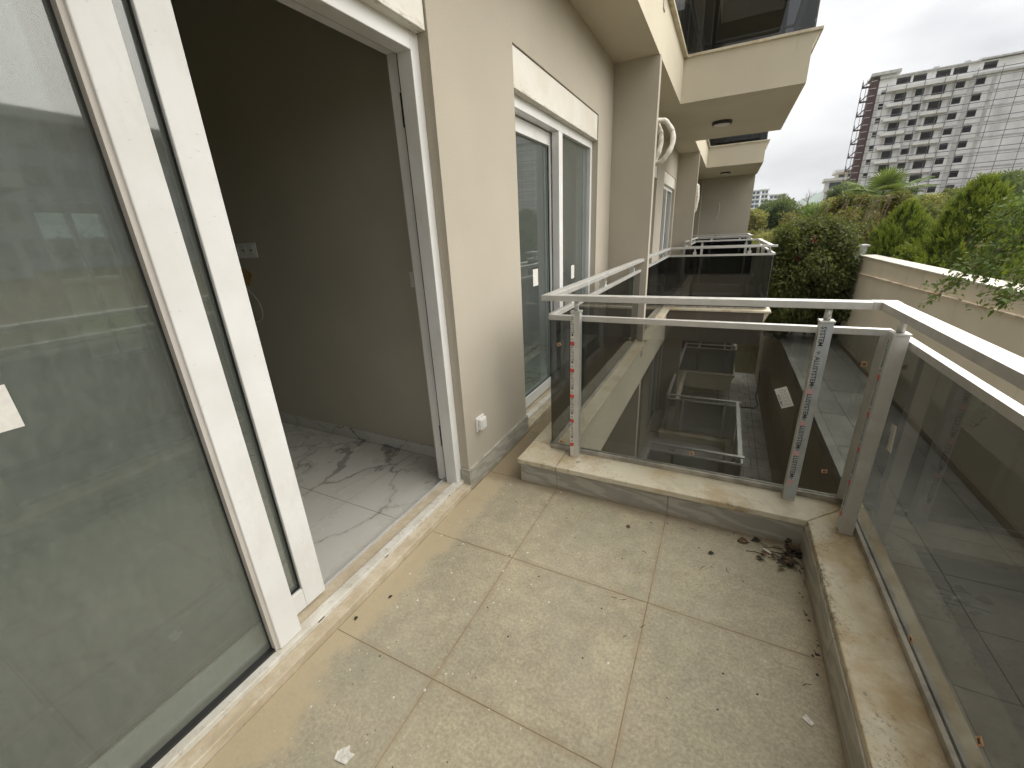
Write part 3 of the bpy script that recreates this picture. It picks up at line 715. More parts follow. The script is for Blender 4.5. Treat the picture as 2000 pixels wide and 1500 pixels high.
for k in range(10): box('floor_band', 'raw_concrete', tw, .0, 60, -.09, -.006, 28.4 - 2.92 * k - .25, 28.4 - 2.92 * k, world=False)
box('stair_shaft', 'red_brick', tw, -3.2, -1.76, .4, 6, 0, 31.3, world=False)
for k in range(22): box('shaft_band', 'raw_concrete', tw, -3.25, -2.2, .3, .395, 31.0 - 1.46 * k - .12, 31.0 - 1.46 * k, world=False)
box('stair_head', 'white_block', tw, -1.74, 1.2, .5, 6, 28.8, 31.8, world=False)
box('stair_roof', 'raw_concrete', tw, -3.5, 1.7, -.2, 6.5, 31.8, 32.4, world=False)
for k in range(10):
    st_ = MB(); zc = 30.0 - 2.92 * k
    st_.box(-4.7, -3.2, .5, 1.7, zc, zc + .18); st_.box(-4.7, -4.6, .5, 1.7, zc, zc + 1.1); st_.tube([(-4.6, .6, zc + .2), (-3.3, .6, zc + 1.5)], .12, 5)
    st_.build('outer_stair', 'red_brick', tw, world=False)
scf = thing('scaffold', (28.96, 137.85, 0), 'thin tube scaffold standing against the front of the unfinished tower', 'scaffold', rz=math.atan2(-.113, .994), local=True)
for u in (-.4, 3.0, 6.0, 9.2, 10.9, 14.0, 17.6, 20.6, 23.6, 27, 30.5): MB().tube([(u, -1.5, 0), (u, -1.5, 29.5)], .055, 5).build('pole', 'scaf', scf, world=False)
for k in range(19):
    zc = 29.0 - 1.46 * k
    MB().tube([(-1.9, -1.55, zc), (34, -1.55, zc)], .05 if k % 2 else .075, 5).build('ledger_tube', 'scaf', scf, world=False)
for u in (-4.75, -3.9): MB().tube([(u, 1.8, 0), (u, 1.8, 31.8)], .06, 5).build('pole', 'scaf', scf, world=False)
for u, zc in ((7.2, 31.22), (12.0, 31.22), (14.2, 31.22)):
    MB().box(u, u + .9, 1, 2.2, zc, zc + .5).build('roof_stack', 'raw_concrete', tw, world=False)
rag = thing('half_built_block', (51.5, 137., 0), 'white half built block with open floors at the right behind the tower', 'building', rz=-.1, local=True)
box('core_wall', 'block_white', rag, -.3, 16, 2, 9, 0, 25, world=False)
for k in range(9):
    zc = 24 - 2.9 * k; box('floor_slab', 'white_block', rag, -1.6 + .5 * (k % 2), 16, -.8, 2, zc, zc + .3, world=False)
    box('parapet', 'white_block', rag, -1.2 + .7 * (k % 3), 3 + (k % 2), -.9, -.75, zc + .3, zc + 1.1, world=False)
def block(name, label, loc, w, dp, h0, h1, mat, floors, bays, rz=0., win='dark_win', balc=True):
    b = thing(name, loc, label, 'building', rz=rz, local=True)
    box('wall', mat, b, 0, w, 0, dp, h0, h1, world=False)
    fh = (h1 - h0) / floors; bw_ = w / bays
    for k in range(floors):
        for j in range(bays):
            box('window', win, b, j * bw_ + bw_ * .18, j * bw_ + bw_ * .8, -.12, -.01, h0 + k * fh + fh * .28, h0 + k * fh + fh * .82, world=False)
        if balc: box('balcony', 'block_white', b, -.5, w + .5, -1.6, -.13, h0 + k * fh - .1, h0 + k * fh + fh * .22, world=False)
    box('roof', 'block_white', b, -.8, w + .8, -1, dp, h1, h1 + .7, world=False)
    return b
block('high_rise', 'distant grey blue high rise rising above the trees beside the balconies', (10, 399.5, 0), 8.6, 12, -4, 25, 'block_blue', 9, 3, -.06)
block('high_rise', 'distant white high rise to the right of the grey blue one', (19.5, 399, 0), 4.5, 12, -4, 25.2, 'block_white', 9, 2, -.06)
block('low_rise', 'distant lower block at the right end of the far high rises', (25.3, 398.8, 0), 10.5, 12, -4, 21, 'block_blue', 8, 4, -.06)
block('cream_building', 'cream coloured building with a stepped roof left of the unfinished tower', (27.6, 167.5, 0), 9, 10, -2, 14.6, 'block_cream', 5, 4, -.1)
e1 = block('side_building', 'pale six storey building outside the view, mirrored in the door glass', (46, 26, 0), 17, 10, -2, 11.2, 'block_blue', 5, 7, R_(-90), 'blind', False)
e2 = block('side_building', 'lower cream building beside the pale six storey one, mirrored in the door glass', (33, 9.3, 0), 9, 8, -2, 5.0, 'block_blue', 3, 4, R_(-90), 'blind', False)
block('terrace_house', 'white building with dark glazed top floor beside the cream building', (24.9, 165.5, 0), 4.6, 8, -2, 12.3, 'block_white', 5, 1, -.1)

# ================================================================== RAILINGS
def run(root, axis, g, a, b, z, ins, posts, splits=(), poff=.05, roff=.046, ra=None, rb=None, bev=0., pane='smoked'):
    def bx(u0, u1, w0, w1, z0, z1): return (u0, u1, w0, w1, z + z0, z + z1) if axis == 'x' else (w0, w1, u0, u1, z + z0, z + z1)
    def B(name, mat, *q, **k): return MB().box(*bx(*q)).build(name, mat, root, **k)
    res = {'post': [], 'pane': []}
    ra = a if ra is None else ra; rb = b if rb is None else rb
    c = g + ins * roff
    B('top_rail', 'alu', ra, rb, c - .029, c + .029, 1.058, 1.087, bevel=bev or .002)
    B('mid_rail', 'alu', a, b, g - .015, g + .015, .946, .973, bevel=bev)
    B('bottom_rail', 'alu_dull', a, b, g - .017, g + .017, .1555, .180, bevel=bev)
    cuts = [a] + list(splits) + [b]
    for i in range(len(cuts) - 1):
        res['pane'].append(B('glass_panel', pane, cuts[i] + (.002 if i else 0), cuts[i + 1] - (.002 if i < len(cuts) - 2 else 0), g - .004, g + .004, .1805, .9455))
    pc = g + ins * poff
    for u in posts:
        p = B('post', 'alu', u - .0235, u + .0235, pc - .023, pc + .023, .1555, 1.000, bevel=bev)
        B('post_cap', 'alu', u - .0265, u + .0265, pc - .026, pc + .026, 1.0005, 1.009, bevel=bev).parent = p
        v = (u, pc) if axis == 'x' else (pc, u)
        MB().tube([(v[0], v[1], z + 1.0092), (v[0], v[1], z + 1.0575)], .0125, 12).build('post_pin', 'alu', root, smooth=True).parent = p
        res['post'].append(p)
    return res
own = thing('balcony_railing', (.0, 1.9, .155), 'near aluminium railing of smoked glass panes round the tiled balcony, lettered film on its posts', 'railing', 'glass balcony railings')
fr_ = run(own, 'x', 1.918, -.685, .757, 0, -1, (-.518, .538), (), bev=.0015, ra=-.648, rb=.668)
rt_ = run(own, 'y', .772, -1.55, 1.865, 0, -1, (-1.2, .22, 1.685), (.22, -1.2), poff=.054, roff=.050, bev=.0015, rb=1.845, pane='smoked_right')
sd_ = run(own, 'y', -.688, 1.936, 4.636, 0, -1, (2.35, 3.186, 4.364), (3.186,), poff=.034, roff=-.013, bev=.0015, ra=1.843)
MB().box(.6685, .752, 1.8455, 1.902, 1.0570, 1.0885).build('rail_corner', 'alu', own, bevel=.002)
MB().box(.728, .756, 1.904, 1.9135, .1805, .9455).box(.742, .760, 1.9355, 1.9425, .18, .946).box(.757, .7625, 1.866, 1.935, .1555, .973).build('corner_strip', 'alu', own)
# printed protective film on the posts
def film_post(post, x, y0, face, faded):
    nx_ = len(post.children)
    if face == 'y':
        w = (x - .0215, x + .0215) if faded else (x - .0235, x - .004)
        MB().box(w[0], w[1], y0 - .0012, y0 - .0002, .165, .995).build('protective_film', 'film' if faded else 'paper', post)
        xc = w[0] + .0125 if faded else (w[0] + w[1]) / 2
        P = lambda dx, zz: (xc + dx, y0 - .0016, zz); rot = (R_(90), R_(90), 0)
        bx = lambda d0, d1, z0, z1: (xc + d0, xc + d1, y0 - .0018, y0 - .0013, z0, z1)
    else:
        MB().box(x - .0012, x - .0002, y0 - .0235, y0 + .0215, .165, .995).build('protective_film', 'film', post)
        yc = y0 + .004
        P = lambda dx, zz: (x - .0016, yc - dx, zz); rot = (R_(90), R_(90), R_(-90))
        bx = lambda d0, d1, z0, z1: (x - .0018, x - .0013, yc - d1, yc - d0, z0, z1)
    z = .945 if faded else .93
    k = 0
    while z > .22:
        text('lettering', 'ALUSYSTEM' if not (k == 0 and faded) else 'SYSTEM', .0245 if faded else .020, 'print_black', post, P(.0, z), rot)
        zz = z - .068
        mk = MB()
        for dx, dz in ((-.003, 0), (.003, .003), (.002, -.005)): mk.box(*bx(dx - .0022, dx + .0022, zz + dz - .0022, zz + dz + .0022))
        mk.build('logo_mark', 'print_black', post)
        if k or not faded: MB().box(*bx(-.0105, .0105, zz - .034, zz - .013)).build('logo_square', 'print_pink' if faded else 'print_red', post)
        z -= .150; k += 1
film_post(fr_['post'][0], -.518, 1.845, 'y', False)
film_post(fr_['post'][1], .538, 1.845, 'y', True)
film_post(rt_['post'][2], .695, 1.685, 'x', False)
def pad_(pane, c, axis, rz, w=.022):
    """small cork spacer with two black bars"""
    a = math.radians(rz); u = (math.cos(a), math.sin(a)); v = (-u[1], u[0])
    def quad(s0, s1, t0, t1, d0, d1):
        vs = []
        for d in (d0, d1):
            for s, t_ in ((s0, t0), (s1, t0), (s1, t1), (s0, t1)):
                p, q = s * u[0] + t_ * v[0], s * u[1] + t_ * v[1]
                vs.append((c[0] + p, c[1] + d, c[2] + q) if axis == 'x' else (c[0] + d, c[1] - p, c[2] + q))
        return vs, [(0, 1, 2, 3), (4, 7, 6, 5), (0, 4, 5, 1), (1, 5, 6, 2), (2, 6, 7, 3), (3, 7, 4, 0)]
    m1 = MB(); m1.add(*quad(-w / 2, w / 2, -w * .42, w * .42, -.0065, -.0042)); m1.build('cork_pad', 'cork', pane)
    m2 = MB()
    for s in (-.23, .02): m2.add(*quad(w * (s + .02), w * (s + .2), -w * .24, w * .24, -.0072, -.0066))
    m2.build('pad_print', 'print_black', pane)
for x, z, rz in ((-.632, .809, 25), (-.620, .205, -20), (.099, .276, 20), (.661, .302, 10), (.704, .823, 90)): pad_(fr_['pane'][0], (x, 1.918, z), 'x', rz)
for y, z, rz in ((1.129, .203, 10), (.788, .29, 60)): pad_(rt_['pane'][0], (.772, y, z), 'y', rz)
def label(pane, c, w, h, rz, axis):
    e = bpy.data.objects.new('paper_label', bpy.data.meshes.new('paper_label')); 
    me = e.data; d = .0006
    me.from_pydata([(-w / 2, -h / 2, 0), (w / 2, -h / 2, 0), (w / 2, h / 2, 0), (-w / 2, h / 2, 0), (-w / 2, -h / 2, d), (w / 2, -h / 2, d), (w / 2, h / 2, d), (-w / 2, h / 2, d)], [],
                   [(0, 3, 2, 1), (4, 5, 6, 7), (0, 1, 5, 4), (1, 2, 6, 5), (2, 3, 7, 6), (3, 0, 4, 7)]); me.materials.append(M['paper'])
    pm = [(-w * .04, h * .36, w * .5, .0105, 'print_navy', 'LAMI GLAS')]
    # printed lines as part of the label mesh
    me.materials.append(M['print_grey']); me.materials.append(M['print_navy'])
    bm = bmesh.new(); bm.from_mesh(me)
    rr = random.Random(5)
    def strip(x0, x1, y0, y1, mi):
        f_ = bm.faces.new([bm.verts.new((x0, y0, d + .0002)), bm.verts.new((x1, y0, d + .0002)), bm.verts.new((x1, y1, d + .0002)), bm.verts.new((x0, y1, d + .0002))]); f_.material_index = mi
    for i in range(6):
        y = h * (.18 - .1 * i); x = -w * .42
        while x < w * .36:
            l = w * rr.uniform(.05, .16); strip(x, min(x + l, w * .42), y - h * .018, y + h * .018, 1); x += l + w * rr.uniform(.03, .1)
    bm.to_mesh(me); bm.free()
    COL.objects.link(e); e.parent = pane; e.location = Vector(c) - org(pane); ORG[e.name] = org(pane)
    e.rotation_euler = (R_(90), R_(rz), 0) if axis == 'x' else (R_(90), R_(rz), R_(-90))
    bpy.context.view_layer.update()
    tx = bpy.data.objects.new('lettering', text_mesh('LAMI GLAS', .0125, 'print_navy')); COL.objects.link(tx); tx.parent = pane
    q = e.rotation_euler.to_matrix() @ Vector((-w * .1, h * .36, .0012)); tx.location = e.location + q; tx.rotation_euler = e.rotation_euler
label(fr_['pane'][0], (.452, 1.9136, .640), .098, .049, -115, 'x')
label(rt_['pane'][0], (.7676, 1.685 - .03, .62), .10, .05, -100, 'y')

def unit_railing(name, label_, z, a, b, before, after, gl='smoked_dark'):
    r_ = thing(name, (0, a, z + .155), label_, 'railing', 'glass balcony railings')
    n_ = -.685
    if before: run(r_, 'y', -.688, before[0], before[1], z, -1, (before[0] + .25, before[1] - .45), poff=.034, roff=0, pane=gl, rb=before[1] + .14)
    run(r_, 'x', a + .135, n_ if before else -1.03, .757, z, 1, (-.30, .45), (), pane=gl, ra=-.71 if before else -1.03, rb=.80)
    run(r_, 'y', .772, a + .16, b - .16, z, -1, (a + .35, (a + b) / 2, b - .45), ((a + b) / 2,), pane=gl, poff=.054, roff=.046, ra=a + .21, rb=b - .2)
    run(r_, 'x', b - .135, n_ if after else -1.03, .757, z, -1, (-.35, .50), (), pane=gl, ra=-.72 if after else -1.03, rb=.80)
    if after: run(r_, 'y', -.688, after[0], after[1], z, -1, (after[0] + .2,), pane=gl, poff=.034, roff=0, ra=after[0] - .14)
    return r_
unit_railing('balcony_railing', 'railing of the neighbouring balcony at the same level beyond the dividing fin', 0, 6.95, 10.40, (4.737, 7.07), (10.28, 10.745))
unit_railing('balcony_railing', 'farthest railing at this level, in front of the brown end wall', 0, 13.87, 16.93, (10.853, 13.99), None)
unit_railing('balcony_railing', 'dark glass railing of the overhead balcony with the cream fascia, nearest above', FH, 6.55, 9.43, (4.737, 6.67), (9.31, 10.745))
unit_railing('balcony_railing', 'dark glass railing of the farther overhead balcony, over the second round lamp', FH, 13.87, 16.93, (10.853, 13.99), None)
unit_railing('balcony_railing', 'railing of the nearer lower balcony seen down through the smoked glass', -FH, 6.55, 9.40, (4.737, 6.67), (9.28, 10.745), 'smoked')
unit_railing('balcony_railing', 'railing of the farther lower balcony above the wet paving', -FH, 13.9, 16.93, (10.853, 14.02), None, 'smoked')
ov = thing('balcony_railing', (0, .95, FH + .155), 'dark glass railing along the gallery overhead at the top edge', 'railing', 'glass balcony railings')
run(ov, 'x', .945, -.685, .757, FH, -1, (-.518, .538), pane='smoked_dark'); run(ov, 'y', -.688, .963, 4.636, FH, -1, (1.4, 2.5, 3.4, 4.364), poff=.034, roff=0, pane='smoked_dark')
run(ov, 'y', .772, -1.95, .92, FH, -1, (-1.5, -.2, .7), poff=.054, pane='smoked_dark')
# things standing on the overhead balcony behind its glass
for x, y, lab in ((-.05, 8.2, 'folded light curtain hanging behind the overhead balcony glass'),):
    pass

# ================================================================== SMALL FITTINGS
def disc_lamp(loc, label_):
    t_ = thing('ceiling_lamp', loc, label_, 'lamp', 'round lamps under the balconies')
    x, y, z = loc
    MB().tube([(x, y, z), (x, y, z - .035), (x, y, z - .045)], [.145, .145, .138], 40).build('lamp_ring', 'black_lamp', t_, smooth=False)
    MB().tube([(x, y, z - .0455), (x, y, z - .050)], [.120, .112], 40).build('diffuser', 'lamp_glass', t_)
disc_lamp((-.15, 8.02, FH - .371), 'black ringed round lamp under the nearer overhead balcony')
disc_lamp((-.16, 15.5, FH - .371), 'black ringed round lamp under the farther overhead balcony')
disc_lamp((-.15, .3, FH - .371), 'black ringed round lamp straight above the tiled balcony')
so_ = thing('wall_socket', (WX, 1.678, .363), 'white weatherproof socket low on the beige facade above the marble plinth', 'socket')
MB().box(WX, WX + .012, 1.636, 1.722, .320, .407).build('back_plate', 'socket', so_, bevel=.003)
MB().box(WX + .0122, WX + .034, 1.645, 1.713, .328, .399).build('flap', 'socket', so_, bevel=.006)
MB().box(WX + .0342, WX + .038, 1.655, 1.703, .338, .389).build('flap_panel', 'socket', so_, bevel=.003)
IW = 1.73
sw = thing('light_switch', (-1.41, IW, 1.165), 'white light switch on the dark room wall close to the door jamb', 'switch')
MB().box(-1.463, -1.375, IW - .009, IW, 1.135, 1.222).build('plate', 'socket', sw, bevel=.003)
MB().box(-1.449, -1.389, IW - .013, IW - .0092, 1.149, 1.208).build('rocker', 'socket', sw, bevel=.002)
mp_ = thing('media_panel', (-2.9, IW, 1.35), 'white panel of four sockets on the dark room wall', 'socket')
MB().box(-3.18, -2.80, IW - .010, IW, 1.325, 1.425).build('plate', 'socket', mp_, bevel=.003)
for i in range(4):
    x = -3.14 + .088 * i; MB().box(x, x + .058, IW - .015, IW - .0102, 1.345, 1.405).build('insert', 'socket', mp_, bevel=.003)
    MB().tube([(x + .02, IW - .0152, 1.375), (x + .02, IW - .0165, 1.375)], .006, 8).tube([(x + .038, IW - .0152, 1.375), (x + .038, IW - .0165, 1.375)], .006, 8).build('hole', 'rubber', mp_)
cb = []
for i in range(25):
    a = R_(110 - 250 * i / 24); cb.append((-3.03 + .17 * math.cos(a), IW - .03 - .02 * math.sin(i * .26), .99 + .135 * math.sin(a)))
tag(MB().tube(cb, .0035, 6).build('loose_cable', 'cable', None, smooth=True), 'thin white cable looped on the dark room wall below the sockets', 'cable')
st_ = thing('wall_stain', (-3.0, IW, 1.17), 'small ochre foam patch on the room wall between sockets and cable', 'stain')
poly = [(-3.0 + .07 * math.cos(a) * (1 + .25 * math.sin(3 * a)), 1.19 + .055 * math.sin(a) * (1 + .2 * math.cos(4 * a))) for a in [2 * math.pi * k / 18 for k in range(18)]]
M['ochre'] = plain('ochre_foam', (.36, .24, .08), .9, var=.3, scale=40)
MB().prism(poly, 'y', IW - .004, IW - .0005).build('foam_patch', 'ochre', st_)
# insulated air conditioning pipe hanging in a coil behind the first fin
co_ = thing('pipe_coil', (-.75, 4.98, 2.25), 'coil of white insulated pipe hanging on the wall behind the first fin', 'pipe')
for k, (ry, rz_, dx, dy) in enumerate(((.165, .205, 0, 0), (.10, .20, -.06, .04))):
    pts = []
    for i in range(41):
        a = 2 * math.pi * i / 40 + .4
        pts.append((-.655 + dx + ry * math.cos(a), 4.97 + dy + .04 * math.sin(2 * a), 2.245 + rz_ * math.sin(a) + .006 * math.sin(7 * a)))
    MB().tube(pts, [.026 + .0025 * math.sin(i * 1.7) for i in range(41)], 10).build('pipe_loop', 'insul', co_, smooth=True)
MB().tube([(-.70, 4.98, 2.46), (-.80, 4.95, 2.52), (-.95, 4.93, 2.56), (-1.046, 4.93, 2.57)], .025, 10).build('pipe_end', 'insul', co_, smooth=True)
cw = thing('wall_cable', (-.1, 16.94, 2.2), 'loose white cable end hanging from the brown end wall', 'cable')
MB().tube([(-.28, 16.945, 2.05), (-.27, 16.90, 2.12), (-.24, 16.88, 2.0), (-.26, 16.9, 1.75), (-.30, 16.92, 1.6)], .012, 6).build('cable_end', 'cable', cw)
c2 = thing('pipe_coil', (-.85, 11.1, 2.1), 'bundle of white insulated pipe hanging behind the second fin', 'pipe')
MB().tube([(-.75, 11.0, 2.35), (-.62, 11.0, 2.25), (-.60, 11.0, 2.0), (-.63, 11.0, 1.75), (-.70, 11.0, 1.65)], .045, 8).build('pipe_loop', 'insul', c2, smooth=True)
dp = thing('rain_pipe', (-.70, 16.9, 1.4), 'thin cream downpipe in the corner of the brown end wall', 'pipe')
MB().tube([(-.86, 16.90, -.02), (-.86, 16.90, 2.9)], .018, 8).build('pipe', 'cream', dp)
hs = thing('hose', (1.55, 15, PZ), 'dark hose lying on the wet path beside the brown wall', 'hose')
MB().tube([(.9, 14.3, PZ + .02), (1.2, 14.2, PZ + .02), (1.55, 14.25, PZ + .02), (1.66, 14.6, PZ + .02), (1.62, 15.2, PZ + .05), (1.70, 15.8, PZ + .4), (1.71, 16.2, PZ + .7)], .018, 6).build('hose_tube', 'rubber', hs)

# ================================================================== LITTER ON THE TILES
def curled(name, mat, x, y, s, rz, label_=None, group=None, z=.001):
    """a curled dead leaf: bent lens of a few faces with thickness"""
    vs = []; n = 5
    for i in range(n + 1):
        u = i / n; w = .34 * math.sin(math.pi * min(max(u, .03), .97)) ; h = .16 * math.sin(u * 3.3) + .05 * random.random()
        for q in (-1, 0, 1): vs.append(((u - .5), q * w, h + .22 * abs(q) * w + random.uniform(-.03, .03)))
    fs = []
    for i in range(n):
        for q in (0, 1): fs.append((i * 3 + q, i * 3 + q + 1, i * 3 + q + 4, i * 3 + q + 3))
    c_, s_ = math.cos(rz), math.sin(rz)
    o = MB().add([((a * c_ - b * s_) * s + x, (a * s_ + b * c_) * s + y, max(.0, h * s) + z) for a, b, h in vs], fs).build(name, mat, None, smooth=True)
    sm = o.modifiers.new('thick', 'SOLIDIFY'); sm.thickness = .0012
    if label_: tag(o, label_, 'leaf', group)
    return o
G = 'dead leaves on the balcony tiles'
curled('dead_leaf', 'dark_leaf', .235, 1.52, .028, .6, 'dark crumpled leaf lying alone before the kerb corner', G)
curled('dead_leaf', 'dead_leaf', -.14, 1.555, .026, 2.2, 'slim brown leaf curled in the middle of the second tile row', G)
curled('dead_leaf', 'dead_leaf', .365, 1.655, .05, .2, 'pale brown leaf at the left end of the corner litter', G)
curled('dead_leaf', 'dark_leaf', .42, 1.69, .04, .3, 'blackish leaf just behind the pale leaf near the corner', G)
curled('dead_leaf', 'dark_leaf', -.945, .735, .018, 1.2, 'dark leaf crumb lying along the door sill groove', G)
curled('dead_leaf', 'dark_leaf', -1.0, .60, .02, 2., 'brown leaf crumb on the dusty strip before the sill', G)
lit = MB(); litd = MB()
for i in range(46):
    x = min(.575, .60 - abs(random.gauss(0, .075)) - .01); y = 1.60 + random.gauss(0, .045) + (.05 if x > .52 else 0); y = min(y, 1.71)
    s = random.uniform(.01, .038) * (1.2 if x > .52 else 1); a = random.random() * 6.3; t_ = random.uniform(.1, .9); zz = random.uniform(.001, .022 if x > .52 else .009)
    v = [(x, y, zz), (x + s * math.cos(a), y + s * math.sin(a), zz + s * t_ * .5), (x + s * 1.3 * math.cos(a + .5), y + s * 1.3 * math.sin(a + .5), zz + s * .3), (x + s * .6 * math.cos(a + .9), y + s * .6 * math.sin(a + .9), zz + s * .12)]
    v = [(min(q[0], .589), min(q[1], 1.7205), max(q[2], .001)) for q in v]
    (lit if random.random() < .35 else litd).add(v, [(0, 1, 2, 3)])
for i in range(14):
    x = .56 - random.random() * .13; y = 1.58 + random.random() * .09; a = random.uniform(-.4, .6); l = random.uniform(.03, .07)
    litd.tube([(x, y, .006), (x - l * .5, y + l * .5 * a, .010), (x - l, y + l * a * .8, .004)], .0016, 5)
lo = lit.build('leaf_litter', 'dead_leaf', None, kind='stuff'); tag(lo, 'heap of brown leaf scraps in the corner of the kerb', 'litter')
lo = litd.build('leaf_litter', 'dark_leaf', None, kind='stuff'); tag(lo, 'black rotten leaves and twigs in the corner of the kerb', 'litter')
M['chip'] = plain('white_chip', (.62, .6, .54), .7, var=.2, scale=90)
tag(MB().prism([(.440, 1.632), (.468, 1.612), (.474, 1.618), (.447, 1.640)], 'z', .006, .010).build('plaster_chip', 'chip', None), 'elongated white chip lying on the corner leaf litter', 'chip')
tag(MB().prism([(-.70, .23), (-.66, .235), (-.655, .265), (-.672, .262), (-.684, .275), (-.708, .25)], 'z', .0006, .004).build('plaster_chip', 'chip', None), 'larger cream mortar flake near the lower left of the tiles', 'chip')
tag(MB().prism([(.500, .905), (.522, .89), (.530, .90), (.512, .922)], 'z', .0006, .0035).build('plaster_chip', 'chip', None), 'cream flake on the tile beside the right kerb', 'chip')
sp = MB()
def speck(mb, x, y, s):
    n = 7; o_ = random.random() * 6
    pts = [(x + s * random.uniform(.7, 1.1) * math.cos(o_ + 2 * math.pi * k / n), y + s * random.uniform(.7, 1.1) * math.sin(o_ + 2 * math.pi * k / n), .0005) for k in range(n)]
    mb.add([*pts, (x, y, .0005 + s * .25)], [(k, (k + 1) % n, n) for k in range(n)])
for i in range(120):
    x = -.98 + abs(random.gauss(0, .42)); y = random.uniform(.2, 1.7)
    if x < .58: speck(sp, x, y, random.choice((.0015, .002, .0025, .003, .004, .0055)))
o = sp.build('paint_specks', 'chip', None, kind='stuff'); tag(o, 'cream paint and mortar specks scattered over the tiles', 'specks')
sp = MB()
for i in range(60): speck(sp, random.uniform(-.95, .56), random.uniform(.2, 1.7), random.choice((.002, .0025, .004)))
for i in range(12):
    x, y, a, l = random.uniform(-.3, .57), random.uniform(.9, 1.7), random.uniform(0, 6.3), random.uniform(.012, .035)
    sp.tube([(x, y, .001), (x + l * .5 * math.cos(a), y + l * .5 * math.sin(a), .0025), (x + l * math.cos(a + .3), y + l * math.sin(a + .3), .001)], .0009, 4)
for i in range(26):
    y = random.uniform(1.0, 1.66); x = .586 - abs(random.gauss(0, .011)); speck(sp, x, y, random.choice((.0015, .0025, .004, .006)))
    if i % 4 == 0:
        a = random.uniform(1.2, 1.9); l = random.uniform(.01, .03); sp.tube([(x - .003, y, .002), (x - .003 - l * .4 * abs(math.cos(a)), y + l * .5, .004), (x - .006, y + l, .002)], .0012, 4)
o = sp.build('dirt_crumbs', 'dark_leaf', None, kind='stuff'); tag(o, 'dark dirt crumbs and short twigs scattered over the tiles', 'crumbs')

# ================================================================== VEGETATION
def unit(n):
    v = rng.normal(size=(n, 3)); return v / np.linalg.norm(v, axis=1, keepdims=True)
def norm(v): return v / np.maximum(np.linalg.norm(v, axis=1, keepdims=True), 1e-9)
def leaf_mesh(name, mats, groups, parent, world=True, kind=None):
    """groups: list of (points, axis, normal, length, width, material index): folded diamond leaves"""
    V, F, MI = [], [], []; n0 = 0
    o_ = np.array(org(parent)) if world else np.zeros(3)
    for P, A, Nn, Ls, Ws, mi in groups:
        A = norm(A); S = norm(np.cross(A, Nn)); U = np.cross(S, A)
        Ls = np.broadcast_to(Ls, len(P))[:, None]; Ws = np.broadcast_to(Ws, len(P))[:, None]
        mid = P + A * Ls * .45
        q = np.stack([P, mid + S * Ws * .5 + U * Ws * .12, P + A * Ls, mid - S * Ws * .5 + U * Ws * .12], 1) - o_
        V.append(q.reshape(-1, 3)); k = len(P)
        F.append((np.arange(k * 4).reshape(k, 4) + n0)); n0 += 4 * k; MI.append(np.full(k, mi))
    V = np.concatenate(V); F = np.concatenate(F); MI = np.concatenate(MI)
    me = bpy.data.meshes.new(name); me.vertices.add(len(V)); me.vertices.foreach_set('co', V.astype(np.float32).ravel())
    me.loops.add(F.size); me.loops.foreach_set('vertex_index', F.astype(np.int32).ravel())
    me.polygons.add(len(F)); me.polygons.foreach_set('loop_start', np.arange(0, F.size, 4, dtype=np.int32)); me.polygons.foreach_set('loop_total', np.full(len(F), 4, np.int32))
    for q in mats: me.materials.append(M[q])
    me.polygons.foreach_set('material_index', MI.astype(np.int32)); me.update(calc_edges=True)
    o = bpy.data.objects.new(name, me); COL.objects.link(o)
    if parent is not None: o.parent = parent
    ORG[o.name] = org(parent)
    if kind: o['kind'] = kind
    return o
def clumps(blobs, per, size, mi=0, droop=.2, shell=.55):
    """leaves filling a list of (centre, radius) clumps"""
    out_ = []
    for c, rad in blobs:
        rad = np.array(rad if np.ndim(rad) else (rad, rad, rad)); n = max(8, int(per))
        d_ = unit(n); rr = shell * .6 + (1.05 - shell * .6) * rng.random(n) ** .5
        P = np.array(c) + d_ * rr[:, None] * rad
        A = norm(d_ + .9 * unit(n) + np.array([0, 0, -droop])); Nn = norm(d_ + .7 * unit(n) + np.array([0, 0, .5]))
        Ls = size * rng.uniform(.65, 1.3, n); out_.append((P, A, Nn, Ls, Ls * rng.uniform(.4, .62, n), mi))
    return out_
def tree(name, label_, cat, loc, h, rx, rz, mats, nb, per, size, group=None, trunk_r=.09, squash=1., base=.25):
    t_ = thing(name, loc, label_, cat, group); x, y, z = loc
    tb = MB(); top = z + h * .75
    pts = [(x, y, z - .3), (x + .05 * h * .2, y, z + h * .2), (x - .03 * h, y + .02 * h, z + h * .45), (x, y, top)]
    tb.tube(pts, [trunk_r * 1.3, trunk_r, trunk_r * .7, trunk_r * .25], 7)
    blobs = []; cz = z + base * h + (1 - base) * h * .5; hz = (1 - base) * h * .5
    for i in range(nb):
        d_ = unit(1)[0]; q = rng.uniform(.35, .86)
        c = np.array([x + d_[0] * rx * q, y + d_[1] * rx * q * squash, cz + d_[2] * hz * q * (rz if rz else 1)])
        br = rng.uniform(.26, .45) * min(rx, hz); blobs.append((c, (br * 1.15, br * 1.15, br * .9)))
        if i % 3 == 0: tb.tube([(x, y, z + h * .35), ((x + c[0]) / 2, (y + c[1]) / 2, (z + h * .35 + c[2]) / 2 + .05 * h), tuple(c)], [trunk_r * .5, trunk_r * .3, trunk_r * .1], 5)
    tb.build('trunk', 'bark', t_, smooth=True)
    gs = []
    for i, b in enumerate(blobs): gs += clumps([b], per, size, mi=(i % len(mats) if rng.random() < .8 else 0))
    leaf_mesh('crown', mats, gs, t_); return t_

